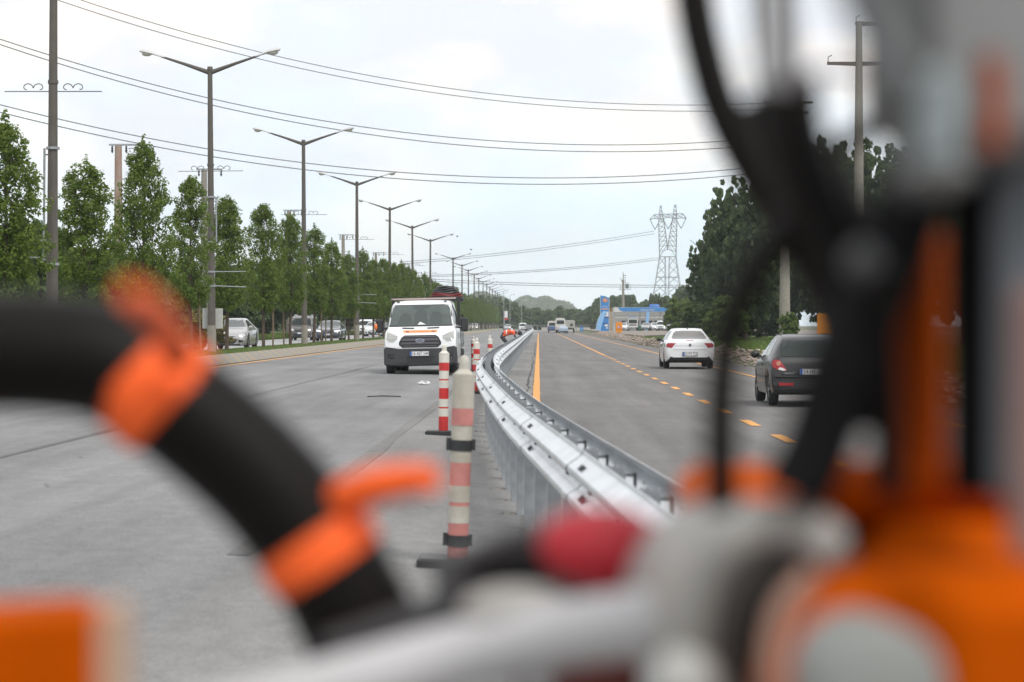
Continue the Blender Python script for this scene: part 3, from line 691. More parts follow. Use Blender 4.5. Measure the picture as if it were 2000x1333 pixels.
# lattice pylon
def pylon(x, y, s_):
    t = thing('lattice_pylon', 'tall lattice steel pylon with twin peaks behind the filling station', 'pylon', (x, y, 0))
    sc = y/FPX; r_ = .20
    def q(px, py, dz=0): return Vector(((px-1303)*sc, dz, H-(py-635)*sc))
    mb = MB()
    def bar(a, b, r=.14): mb.tube([a, b], r*.42, 4, False)
    D = 3.0
    def lat(a0, b0, a1, b1, n, d0, d1):
        """braced face pair between two leg lines"""
        for k in range(n):
            t0, t1 = k/n, (k+1)/n
            A0, A1 = a0.lerp(a1, t0), a0.lerp(a1, t1); B0, B1 = b0.lerp(b1, t0), b0.lerp(b1, t1)
            for sg in (-1, 1):
                o0 = Vector((0, sg*(d0+(d1-d0)*t0), 0)); o1 = Vector((0, sg*(d0+(d1-d0)*t1), 0))
                bar(A0+o0, A1+o1, .2); bar(B0+o0, B1+o1, .2); bar(A0+o0, B1+o1); bar(B0+o0, A1+o1)
            bar(A0+Vector((0, -d0, 0)), A1+Vector((0, d1, 0))); bar(B0+Vector((0, d0, 0)), B1+Vector((0, -d1, 0)))
    lat(q(1274, 590), q(1300, 590), q(1288, 502), q(1299, 502), 5, 4, 2); lat(q(1305, 590), q(1332, 590), q(1307, 502), q(1320, 502), 5, 4, 2)
    for yy in (542, 502): 
        for sg in (-3, 3): bar(q(1282 if yy == 542 else 1288, yy, sg), q(1326 if yy == 542 else 1320, yy, sg), .18)
    lat(q(1288, 502), q(1304, 488), q(1286, 432), q(1296, 428), 7, 2, 1); lat(q(1303, 488), q(1320, 502), q(1313, 428), q(1322, 432), 7, 2, 1)
    lat(q(1286, 434), q(1296, 434), q(1289, 402), q(1291, 402), 4, 1, .3); lat(q(1313, 434), q(1322, 434), q(1317, 400), q(1320, 400), 4, 1, .3)
    mb.build('tower_lattice', M_STEEL, t)
    mb = MB()
    top = [(1269, 429), (1277, 420), (1290, 419), (1304, 419), (1320, 418), (1333, 418), (1340, 427)]
    bot = [(1269, 430), (1278, 427), (1290, 429), (1304, 425), (1320, 428), (1331, 426), (1340, 428)]
    for sg in (-1, 1):
        for k in range(6):
            for pp in (top, bot): bar(q(*pp[k], sg), q(*pp[k+1], sg), .2)
            bar(q(*top[k], sg), q(*bot[k+1], sg)); bar(q(*bot[k], sg), q(*top[k+1], sg)); bar(q(*top[k], sg), q(*bot[k], sg))
            if sg > 0: bar(q(*top[k], -1), q(*top[k], 1)); bar(q(*bot[k], -1), q(*bot[k], 1))
    mb.build('crossarm', M_STEEL, t)
    for (a, b, c) in (((1270, 431), (1279, 449), (1288, 432)), ((1296, 431), (1304.5, 448), (1313, 432)), ((1321, 431), (1330, 447), (1339, 429))):
        mb = MB(); mb.tube([q(*a), q(*b)], .16, 5); mb.tube([q(*b), q(*c)], .16, 5); mb.build('insulator', M_STEEL, t)
pylon((1303-1052)*800/FPX, 800, 1)
# transformer pole
t = thing('transformer_pole', 'concrete pole carrying a transformer behind the filling station sign', 'utility pole', ((1217-1052)*455/FPX, 455, .35))
mb = MB(); mb.tube([(0, 0, -.2), (0, 0, 10.6)], [.34, .24], 8).tube([(0, 0, 10.6), (0, 0, 12.1)], [.12, .1], 6); mb.build('pole', M_CONC, t, 50)
mb = MB(); mb.box((.35, 0, 8.6), (2.4, .3, .12)).tube([(1.5, 0, 8.6), (1.5, 0, 9.7)], .05, 5).tube([(-.6, 0, 8.6), (-.6, 0, 9.6)], .05, 5).tube([(0, 0, 9.7), (1.5, 0, 9.7)], .04, 5); mb.build('platform', M_STEEL, t)
mb = MB(); mb.bbox((.8, 0, 9.25), (.7, .6, .9), .08).tube([(.6, 0, 9.7), (.6, 0, 10.1)], .05, 5).tube([(1, 0, 9.7), (1, 0, 10.1)], .05, 5); mb.build('transformer', mat('transformer_green', (.14, .17, .16), .6), t)
mb = MB()
for k in range(4): mb.tube([(0, 0, 10.1+k*.45), (.5, 0, 10.1+k*.45)], .05, 5).sphere((.5, 0, 10.1+k*.45), .1, 6, 4)
mb.tube([(0, 0, 9.6), (-.6, 0, 11)], .05, 5); mb.build('insulator', M_BLACKP, t)

# ------------------------------------------------------------ guardrail
def rail_c(y):
    return float(np.interp(y, [0, 6, 8, 12, 16.9, 20.5, 25.7, 30, 34, 38, 43, 50, 60, 80, 120, 330], [.92, .61, .49, .23, -.08, -.26, -.50, -.68, -.79, -.87, -.925, -.95, -.95, -.94, -.93, -.88]))
YR = []
y = 5.0
while y < 335: YR.append(y); y += .5 if y < 60 else 1.2 if y < 130 else 3
_c = np.array([rail_c(q) for q in YR])
for _ in range(6): _c[1:-1] = (_c[:-2]+2*_c[1:-1]+_c[2:])/4
def rc(y): return float(np.interp(y, YR, _c))
# W section: (lateral offset from the back plane, height)
WSEC = [(.000, .000), (.004, -.012), (.012, -.022), (.052, -.048), (.078, -.068), (.083, -.085), (.078, -.102), (.030, -.128), (.010, -.146), (.006, -.156), (.010, -.166), (.030, -.184), (.078, -.210), (.083, -.227), (.078, -.244), (.052, -.264), (.012, -.290), (.004, -.300), (.0, -.312)]
ZT = .97
def rail_dir(y): return Vector((rc(y+.4)-rc(y-.4), .8, 0)).normalized()
gr = thing('guardrail', 'galvanised double-sided steel guardrail curving away down the middle of the road', 'guardrail', (0, 0, 0))
for s in (-1, 1):
    mb = MB(); vs = []; n = len(WSEC)*2
    for y in YR:
        d = rail_dir(y); nn = Vector((d.y, -d.x, 0))*s; x = rc(y); base = Vector((x, y, g(x)+ZT))
        for (o_, z) in WSEC: vs.append(base+nn*(.095+o_)+Vector((0, 0, z)))
        for (o_, z) in reversed(WSEC): vs.append(base+nn*(.095+o_-.006)+Vector((0, 0, z)))
    fs = [(r*n+i, r*n+(i+1) % n, (r+1)*n+(i+1) % n, (r+1)*n+i) for r in range(len(YR)-1) for i in range(n)]+[tuple(range(n)), tuple(range((len(YR)-1)*n, len(YR)*n))]
    mb.use(M_GALV).add(vs, fs)
    # slots and bolts on the two crests, lap joints every four metres
    y = 6.2; k = 0; mb.use(M_BOLT)
    while y < 220:
        d = rail_dir(y); nn = Vector((d.y, -d.x, 0))*s; x = rc(y); base = Vector((x, y, g(x)+ZT)); rot = Matrix((d, nn, Vector((0, 0, 1)))).transposed()
        if k % 3 == 0:
            for (o_, z) in ((.052, -.048), (.052, -.190)):
                c = base+nn*(.095+o_)+Vector((0, 0, z))
                for e in (-.055, .055): mb.box(c+d*e+nn*.002+Vector((0, 0, .003)), (.06, .032, .006), rot @ Matrix.Rotation(-.72, 3, 'X'))
        c = base+nn*(.095+.012)+Vector((0, 0, -.156)); mb.sphere(c, .015, 6, 4)
        for zz in (-.120, ): mb.box(base+nn*(.095+.045)+Vector((0, 0, zz)), (.03, .006, .014), rot)
        y += 1.33 if y < 120 else 2.66; k += 1
    beam = mb.build('rail_beam', None, gr, 35)
    y = 6.9
    while y < 110:
        ring = []; lap = MB()
        for yy in (y-.16, y+.16):
            d = rail_dir(yy); nn = Vector((d.y, -d.x, 0))*s; x = rc(yy); base = Vector((x, yy, g(x)+ZT))
            ring.append([base+nn*(.095+o_+.004)+Vector((0, 0, z)) for (o_, z) in WSEC])
        m_ = len(WSEC); lap.add(ring[0]+ring[1], [(i, i+1, m_+i+1, m_+i) for i in range(m_-1)]); lap.build('lap_joint', M_GALV, beam, 35); y += 4.0
def post_mb():
    mb = MB(); t_ = .005
    for (cx, cy, w_, d_) in ((0, -.05, .075, t_), (-.0375, 0, t_, .10), (.0375, 0, t_, .10), (.0, .05, .02, t_)):
        mb.box((cx, cy, .44), (w_, d_, 1.0))
    mb.box((-.028, .05, .44), (.02, t_, 1.0)); mb.box((.028, .05, .44), (.02, t_, 1.0)); return mb
p0 = post_mb().build('post', M_GALVD, gr)
def spacer_mb():
    mb = MB(); mb.box((0, 0, .80), (.19, .09, .012)).box((-.088, 0, .80), (.006, .09, .22)).box((.088, 0, .80), (.006, .09, .22)); mb.box((0, 0, .90), (.17, .10, .008)).box((0, -.04, .75), (.18, .008, .16)); return mb
s0 = spacer_mb().build('spacer_bracket', mat('bracket_dark', (.07, .075, .08), .55, .4), gr)
M_SHOE = mat('post_shadow', (.05, .05, .05), .8)
for i in range(95):
    y = 6.1+i*1.33; d = rail_dir(y); a = math.atan2(-d.x, d.y); x = rc(y)
    for proto, zo in ((p0, 0), (s0, 0)):
        o = proto if i == 0 else proto.copy()
        if i: C.objects.link(o); o.parent = gr
        o.location = (x, y, g(x)+zo); o.rotation_euler = (0, 0, a)
mb = MB(); y = 6.1+95*1.33
while y < 320: mb.box((rc(y), y, .49), (.075, .10, .98)); y += 1.33
tag(mb.build('post_rest', M_GALVD, gr), kind='stuff').name = 'far_posts'
stones('gravel', 700, lambda r, y: rc(y)-.10+r.gauss(0, .06), lambda r: 6.1+1.33*r.randrange(0, 40)+r.gauss(0, .07), lambda r: r.uniform(.008, .028), M_STONE, 'broken asphalt crumbs heaved up at the feet of the guardrail posts', seed=12)
# rough grit round the posts
stones('gravel', 2600, lambda r, y: rc(y)-.45+r.gauss(0, .40), lambda r: 7+110*r.random()**1.5, lambda r: r.uniform(.003, .013), M_STONE, 'small loose grit scattered beside the guardrail posts', seed=9)
stones('gravel', 1800, lambda r, y: min(-.12, rc(y)+.35+abs(r.gauss(0, .2))), lambda r: 30+150*r.random()**1.3, lambda r: r.uniform(.005, .022), M_STONE, 'loose grit strip between the guardrail and the orange line', seed=10)

# ------------------------------------------------------------ delineator posts
def delineator(x, y, h, faded, label, lean=(0, 0), base='slab'):
    t = thing('delineator_post', label, 'delineator', (x, y, g(x)), 0, 'red and white delineator posts'); t.rotation_euler = (lean[0], lean[1], 0)
    r0 = .066
    mb = MB()
    wcol = mat('faded_white', (.56, .54, .49), .6, var=.22, scale=5, col2=(.36, .33, .26)) if faded else M_PWHITE
    rcol = mat('faded_pink', (.50, .20, .18), .6, var=.15, scale=9) if faded else M_RED
    bands = [(.05, .26, 1), (.26, .37, 0), (.37, .392, 1), (.392, .50, 0), (.50, .65, 1), (.65, .755, 0), (.755, .775, 1), (.775, .89, 0), (.89, 1.0, 1), (1.0, 1.13, 0)] if not faded else \
            [(.05, .29, 1), (.29, .40, 0), (.40, .425, 1), (.425, .53, 0), (.53, .68, 1), (.68, .92, 0), (.92, 1.03, 1), (1.03, 1.25, 0)]
    k = h/(1.25 if not faded else 1.40)
    for (a, b, c) in bands:
        mb.use(rcol if c else wcol); rr = r0 if c else r0*1.01; mb.tube([(0, 0, a*k), (0, 0, b*k)], rr+(.004 if b > .95 else 0), 20)
    zt = bands[-1][1]*k
    mb.use(wcol); mb.lathe([(r0*.98, zt), (r0*.75, zt+.015), (r0*.52, zt+.03), (r0*.5, zt+.06), (r0*.55, zt+.085), (r0*.4, zt+.11), (.005, zt+.12)], (0, 0, 0), 16)
    mb.build('post', None, t, 40)
    mb = MB()
    if base: mb.bbox((-.04 if not faded else -.02, 0, .03), (.40 if not faded else .46, .36, .075), .015); mb.build('base', M_BLACKP, t)
    if faded:
        for z in (.14, .745):
            mb = MB(); mb.tube([(0, 0, z), (0, 0, z+.068)], r0*1.1, 18).box((-.08, 0, z+.04), (.03, .05, .08)).box((.08, 0, z+.04), (.02, .04, .07)); mb.build('clamp_band', M_BLACKP, t, 40)
    return t
delineator(-.52, 14.0, 1.38, True, 'dirty faded pink and white delineator post nearest the camera, with two black bands', (0, .036))
delineator(-1.30, 30, 1.24, False, 'clean red and white delineator post in front of the white truck', (0, .012))
delineator(-1.36, 48, 1.22, False, 'red and white delineator post right of the white truck, close to the rail bend', (0, .01))
delineator(-1.36, 62, 1.20, False, 'red and white delineator post nearest the crouching worker', (0, -.01))
delineator(-2.05, 69, 1.10, False, 'small delineator post standing behind the white truck flank', (0, 0))
# litter
mb = MB(); rr = random.Random(2); pts = [(rr.uniform(-.16, .16), rr.uniform(-.3, .3), rr.uniform(0, .07)) for _ in range(22)]
mb.add(pts, [(i, i+1, i+2) for i in range(20)]); tag(mb.build('litter', mat('paper', (.8, .8, .8), .7), None, None, ((832-1052)/80., 52.5, g(-2.9)+.02)), 'crumpled white paper lying on the road before the truck', 'litter')
mb = MB(); mb.tube([(-.35, 0, 0), (-.1, .05, .01), (.1, -.05, .01), (.3, .05, 0)], .012, 5); tag(mb.build('debris_strip', M_BLACKP, None, None, (-3.0, 43, g(-3.0)+.02)), 'thin dark strip of debris on the left carriageway', 'debris')
# ------------------------------------------------------------ vehicles
def pchip(xs, ys, q):
    xs = np.array(xs, float); ys = np.array(ys, float); h = np.diff(xs); d = np.diff(ys)/h; m = np.zeros(len(xs))
    for i in range(1, len(xs)-1):
        if d[i-1]*d[i] > 0: m[i] = 2*d[i-1]*d[i]/(d[i-1]+d[i])
    m[0] = d[0]; m[-1] = d[-1]; i = np.clip(np.searchsorted(xs, q)-1, 0, len(xs)-2); t = (q-xs[i])/h[i]
    return (2*t**3-3*t**2+1)*ys[i]+(t**3-2*t**2+t)*h[i]*m[i]+(-2*t**3+3*t**2)*ys[i+1]+(t**3-t**2)*h[i]*m[i+1]
class Car:
    def __init__(s, st, paint, axles, R_=.32, name='car', label='', cat='car', group=None, tw=.2, track=None, low_dark=False):
        s.st = np.array(sorted(st)); s.paint = paint; s.axles = axles; s.R = R_; s.W = s.st[:, 5].max()
        s.t = thing(name, label, cat, (0, 0, 0), 0, group)
        y0, y1 = s.st[0, 0], s.st[-1, 0]; ys = [y0+(y1-y0)*i/90 for i in range(91)]
        ys = sorted(set(ys+[y0+(y1-y0)*q for q in (.002, .005, .008, .992, .995, .998)]))
        col = [pchip(s.st[:, 0], s.st[:, k], np.array(ys)) for k in range(1, 7)]
        mb = MB(); nr = 0; allv = []
        for i, y in enumerate(ys):
            zb, zbe, zt, wb, wbe, wt = [c[i] for c in col]; zr = zb
            for a in axles:
                if abs(y-a) < R_+.07: zr = max(zr, math.sqrt((R_+.07)**2-(y-a)**2)+R_)
            zr = min(zr, zbe-.12); hg = max(zt-zbe, .001)
            half = [(0, zr if zr < .3 else zr), (wb*.86, zr), (wb, zr+.03), (wbe*.995, zr+(zbe-zr)*.30), (wbe, zr+(zbe-zr)*.62), (wbe*.99, zbe-.05), (wbe*.965, zbe-.005), (wbe*.945, zbe+hg*.05+.004),
                    ((wbe*.945+wt)/2+hg*.03, zbe+hg*.5), (wt+.01, zbe+hg*.88), (wt*.93, zbe+hg*.965), (wt*.6, zbe+hg*.995), (0, zt)]
            ring = [(x, y, z) for x, z in half]+[(-x, y, z) for x, z in reversed(half[1:-1])]; nr = len(ring); allv += ring
        k = len(ys); mb.v = allv; dark = M_BLACKP; mb.mats = [paint, dark]
        for r in range(k-1):
            for i in range(nr):
                j = (i+1) % nr; mb.f.append((r*nr+i, r*nr+j, (r+1)*nr+j, (r+1)*nr+i)); mb.m.append(1 if i in ((0, 1, 2, nr-1, nr-2, nr-3) if low_dark and ys[r] > 2.35 else (0, 1, nr-1, nr-2)) else 0)
        mb.f += [tuple(range(nr)), tuple(range(k*nr-1, (k-1)*nr-1, -1))]; mb.m += [0, 0]
        s.body = mb.build('body', None, s.t, 42)
        s.bvh = BVHTree.FromPolygons([Vector(v) for v in mb.v], mb.f)
        tx = track or s.W-.12
        for a in axles:
            for sg in (-1, 1): s.wheel(sg*tx, a, tw, sg)
    def wheel(s, x, y, tw, sg):
        w_ = thing.__globals__['bpy'].data.objects.new('wheel', None); C.objects.link(w_); w_.parent = s.t; w_.location = (x, y, s.R)
        mb = MB(); r = s.R; mb.lathe([(r*.60, -tw/2+.01), (r*.9, -tw/2), (r*.985, -tw*.36), (r, 0), (r*.985, tw*.36), (r*.9, tw/2), (r*.60, tw/2-.01)], n=22, axis='X'); mb.build('tyre', M_TYRE, w_, 50)
        mb = MB(); a0 = sg*(tw/2-.03)
        mb.lathe([(r*.63, min(0, a0)), (r*.63, max(0, a0))] if False else [(r*.62, -.02+a0), (r*.66, a0+sg*.015), (r*.60, a0+sg*.02), (r*.56, a0-.005)], n=22, axis='X')
        for q in range(5):
            th = q*2*math.pi/5; rot = Matrix.Rotation(th, 3, 'X'); mb.box(rot @ Vector((a0+sg*.012, 0, r*.32)), (.02, .045, r*.56), rot)
        mb.lathe([(r*.12, a0-.01), (r*.12, a0+sg*.03)] if sg > 0 else [(r*.12, a0-.03), (r*.12, a0+.01)], n=10, axis='X'); mb.build('rim', M_RIM, w_, 40)
    def pt(s, axis, a, b, off):
        if axis == 'F': o, d = Vector((a, 6, b)), Vector((0, -1, 0))
        elif axis == 'B': o, d = Vector((a, -8, b)), Vector((0, 1, 0))
        elif axis == 'L': o, d = Vector((-4, a, b)), Vector((1, 0, 0))
        elif axis == 'T': o, d = Vector((a, b, 5)), Vector((0, 0, -1))
        else: o, d = Vector((4, a, b)), Vector((-1, 0, 0))
        loc, nrm, i, dist = s.bvh.ray_cast(o, d)
        if loc is None or nrm is None: loc, nrm, i, dist = s.bvh.find_nearest(Vector((a, s.st[-1, 0] if axis == 'F' else s.st[0, 0], b)) if axis in 'FB' else Vector(((-1 if axis == 'L' else 1)*s.W, a, b)))
        return loc-d*off
    def decal(s, name, axis, poly, m, off=.008, parent=None, seg=3, sm=30):
        """panel that follows the bodywork; poly in the plane facing the given side"""
        pl = []
        for i in range(len(poly)):
            a, b = poly[i], poly[(i+1) % len(poly)]
            for k in range(seg): pl.append((a[0]+(b[0]-a[0])*k/seg, a[1]+(b[1]-a[1])*k/seg))
        cx = sum(p[0] for p in pl)/len(pl); cy = sum(p[1] for p in pl)/len(pl); vs = []; n = len(pl); rings = (1.0, .75, .5, .25)
        vs += [s.pt(axis, p[0], p[1], -.012) for p in pl]
        for k in rings: vs += [s.pt(axis, cx+(p[0]-cx)*k, cy+(p[1]-cy)*k, off) for p in pl]
        vs.append(s.pt(axis, cx, cy, off)); fs = []
        for r in range(len(rings)):
            for i in range(n): j = (i+1) % n; fs.append((r*n+i, r*n+j, (r+1)*n+j, (r+1)*n+i))
        T = len(vs)-1; fs += [(len(rings)*n+i, len(rings)*n+(i+1) % n, T) for i in range(n)]
        mb = MB(); mb.add(vs, fs); return mb.build(name, m, parent if parent is not None else s.t, sm)
    def both(s, name, axis, poly, m, **k):
        s.decal(name, axis, poly, m, **k); s.decal(name, axis, [(-x, z) for x, z in reversed(poly)], m, **k)
    def sides(s, name, poly, m, **k):
        for ax in 'LR': s.decal(name, ax, poly, m, **k)
    def plate(s, x, z, txt, axis='F', w_=.52, h_=.11, off=.04):
        p = s.pt(axis, x, z, off); sg = 1 if axis == 'F' else -1
        mb = MB(); mb.use(M_BLACKP).bbox(p+Vector((0, -sg*.02, 0)), (w_+.03, .05, h_+.028), .004).use(M_PLATEW).box(p, (w_, .015, h_)); o = mb.build('number_plate', None, s.t)
        rx = -sg     # direction of reading
        mb = MB(); mb.box(p+Vector((-rx*(w_*.5-.028)*1, sg*.0095, 0)), (.05, .004, h_*.98)); mb.build('blue_band', M_PLATEB, o)
        if txt:
            mb = MB(); text_mb(mb, txt, h_*1.12, p+Vector((rx*.025, sg*.0105, -.002)), (rx, 0, 0), (0, 0, 1), M_TEXT, width=w_*.84); mb.build('plate_lettering', None, o)
    def mirror(s, y, z, m, sz=1.0):
        for sg in (-1, 1):
            p = s.pt('R' if sg > 0 else 'L', y, z, 0); mb = MB(); mb.sphere(p+Vector((sg*.13, 0, .04)), .1*sz, 10, 8, (1.0, .6, .72)); mb.tube([p, p+Vector((sg*.08, 0, .0))], .025, 6); mb.build('wing_mirror', m, s.t, 60)
def curve_poly(pts): return pts
SALOON = [(-2.40, .42, .66, .74, .70, .76, .68), (-2.35, .30, .88, .98, .80, .87, .76), (-2.22, .26, .98, 1.06, .86, .91, .73), (-1.85, .22, 1.0, 1.13, .88, .925, .66), (-1.10, .2, .99, 1.43, .88, .93, .57), (-.5, .2, .97, 1.49, .88, .93, .585),
          (.3, .2, .95, 1.47, .88, .93, .585), (1.15, .2, .93, 1.05, .88, .92, .74), (1.7, .2, .84, .94, .86, .9, .72), (2.15, .2, .74, .82, .80, .86, .70), (2.35, .2, .62, .70, .70, .78, .62), (2.42, .28, .50, .56, .58, .66, .5)]
P_WHITE = mat('car_white', (.70, .72, .74), .25, coat=1); P_SILV = mat('car_silver', (.42, .42, .42), .3, .4, coat=1)
P_DARK = mat('car_anthracite', (.014, .015, .017), .35, .1, coat=.35); P_NAVY = mat('car_slate', (.05, .055, .075), .25, .2, coat=1); P_BRONZE = mat('car_grey_brown', (.11, .105, .10), .3, .3, coat=1)
P_BLUE = mat('car_blue', (.05, .12, .30), .3, coat=1)
# --- white saloon driving away
def saloon_rear(paint, label, plate):
    c = Car(SALOON, paint, (-1.42, 1.40), .335, 'parked_car' if False else 'car', label, 'car', None)
    c.decal('rear_window', 'B', [(-.46, 1.385), (-.2, 1.40), (.2, 1.40), (.46, 1.385), (.56, 1.30), (.64, 1.14), (.60, 1.10), (-.60, 1.10), (-.64, 1.14), (-.56, 1.30)], mat('tinted_glass', (.16, .155, .15), .1, spec=.5), off=.022, seg=5)
    c.sides('side_window', [(-1.55, 1.06), (-.2, 1.04), (-.2, 1.40), (-.95, 1.37)], M_GLASS, off=.004); c.sides('side_window', [(-.1, 1.03), (.95, 1.02), (.45, 1.36), (-.1, 1.40)], M_GLASS, off=.004)
    c.both('tail_light', 'B', [(.52, .935), (.80, .955), (.905, .86), (.86, .80), (.66, .765), (.60, .86)], M_REDL, off=.012)
    c.decal('chrome_strip', 'B', [(-.56, .868), (.56, .868), (.60, .845), (-.60, .845)], M_CHROME, off=.012)
    mb = MB(); p = c.pt('B', 0, .872, .02); mb.lathe([(.055, -.01), (.055, .01)], p, 18, 'Y'); o = mb.build('round_badge', M_CHROME, c.t, 40)
    mb = MB(); q = p+Vector((0, -.012, 0)); mb.lathe([(.042, -.004), (.042, .004)], q, 18, 'Y'); mb.build('badge_face', M_BLACKP, o)
    mb = MB(); q = p+Vector((0, -.020, 0)); mb.prism([(q.x-.035, q.z-.008), (q.x+.006, q.z+.0), (q.x+.035, q.z+.008), (q.x-.006, q.z+.004)], q.y-.003, q.y+.003); mb.build('badge_mark', M_CHROME, o)
    c.decal('brake_lamp', 'B', [(-.13, 1.048), (.13, 1.048), (.13, 1.03), (-.13, 1.03)], M_REDL, off=.008)
    c.decal('rear_diffuser', 'B', [(-.55, .385), (.55, .385), (.72, .22), (.62, .15), (-.62, .15), (-.72, .22)], M_BLACKP, off=.02)
    c.plate(0, .545, plate, 'B', .52, .115)
    mb = MB(); p = c.pt('T', 0, -.75, 0); mb.prism([(-.75-.12, p.z-.01), (-.75+.06, p.z-.01), (-.75-.08, p.z+.055), (-.75-.11, p.z+.055)], -.02, .02, 'YZ'); mb.build('roof_aerial', M_BLACKP, c.t)
    c.decal('boot_seam', 'B', [(-.6, .70), (.6, .70), (.6, .692), (-.6, .692)], M_BLACKP, off=.003)
    c.mirror(.95, 1.02, M_BLACKP); return c.t
o = saloon_rear(P_WHITE, 'white saloon car driving away in the right lane with a blue-edged plate', '54 PM 732'); o.location = ((1339-1052)*83.2/FPX, 83.2, .008)
# --- dark hatchback
HATCH = [(-1.90, .36, .58, .66, .62, .68, .60), (-1.86, .27, .74, .86, .72, .78, .69), (-1.80, .25, .90, .97, .755, .80, .66), (-1.70, .24, .93, 1.06, .77, .815, .64), (-1.42, .22, .95, 1.33, .78, .825, .56), (-1.25, .22, .95, 1.385, .78, .825, .555),
         (-.9, .2, .94, 1.42, .78, .825, .55), (-.3, .2, .92, 1.43, .78, .825, .55), (.3, .2, .90, 1.37, .78, .825, .54), (1.0, .2, .87, .97, .78, .82, .68), (1.5, .2, .76, .83, .74, .79, .64), (1.85, .22, .60, .67, .66, .71, .55), (1.93, .3, .5, .56, .55, .6, .45)]
def hatch_rear():
    c = Car(HATCH, P_DARK, (-1.20, 1.24), .30, 'car', 'dark grey hatchback driving away in the right lane, half behind the black hoses', 'car', None, .185)
    c.decal('rear_window', 'B', [(-.52, 1.335), (.52, 1.335), (.585, 1.22), (.62, 1.04), (.58, .99), (-.58, .99), (-.62, 1.04), (-.585, 1.22)], M_GLASS, off=.008)
    c.sides('side_window', [(-1.18, 1.02), (-.42, .98), (-.42, 1.34), (-.95, 1.33)], M_GLASS, off=.004); c.sides('side_window', [(-.34, .97), (.75, .94), (.25, 1.29), (-.34, 1.34)], M_GLASS, off=.004)
    for sg in (-1, 1):
        pl = [(sg*a, b) for a, b in [(.555, .80), (.50, .72), (.56, .70), (.70, .735), (.775, .78), (.79, .87), (.74, .93), (.64, .92)]]
        if sg < 0: pl.reverse()
        tl = c.decal('tail_light', 'B', pl, M_REDL, off=.016)
        pl = [(sg*a, b) for a, b in [(.515, .722), (.57, .708), (.68, .735), (.645, .775), (.58, .765)]]
        c.decal('reversing_lamp', 'B', pl, M_CLEARL, off=.022, parent=tl)
        p = c.pt('B', sg*.665, .855, .022); mb = MB(); mb.lathe([(.045, -.006), (.045, .006)], p, 14, 'Y'); mb.build('indicator_lamp', mat('amber_lens', (.5, .22, .15), .2, coat=.5), tl, 40)
        c.decal('reflector', 'B', [(sg*.36, .47), (sg*.66, .475), (sg*.66, .415), (sg*.38, .41)], M_REDL, off=.03)
    c.decal('rear_bumper', 'B', [(-.77, .58), (.77, .58), (.76, .33), (-.76, .33)], mat('bumper_dark', (.03, .031, .034), .45), off=.022, seg=8)
    mb = MB(); p = c.pt('B', 0, .60, .03); mb.bbox((0, p.y+.02, .595), (1.48, .10, .03), .012); mb.build('bumper_ledge', P_DARK, c.t)
    c.decal('bumper_lower', 'B', [(-.74, .36), (.74, .36), (.66, .25), (-.66, .25)], P_DARK, off=.012, seg=6)
    mb = MB(); text_mb(mb, 'PEUGEOT', .036, c.pt('B', -.45, .655, .012), (1, 0, 0), (0, 0, 1), M_CHROME, width=.20); mb.build('lettering', None, c.t)
    c.plate(-.0, .69, '54 HF 206', 'B', .5, .11)
    c.decal('boot_handle', 'B', [(-.3, .765), (.3, .765), (.3, .755), (-.3, .755)], M_BLACKP, off=.012)
    c.sides('door_seam', [(-.40, .95), (-.385, .95), (-.385, .38), (-.40, .38)], M_BLACKP, off=.003, seg=4); c.sides('side_moulding', [(-.85, .60), (.85, .60), (.85, .55), (-.85, .55)], M_BLACKP, off=.012, seg=4)
    c.sides('door_handle', [(-.30, .83), (-.15, .83), (-.15, .80), (-.30, .80)], M_BLACKP, off=.02)
    mb = MB(); 
    for sx in (-1, 1): p = c.pt('T', sx*.5, -.2, .006); mb.box((sx*.5, -.3, p.z+.004), (.02, 1.2, .012))
    mb.build('roof_strip', M_BLACKP, c.t)
    c.mirror(.75, .96, M_BLACKP); return c.t
o = hatch_rear(); yp = 45.4; o.location = (4.56+.82+.02, yp, .006)
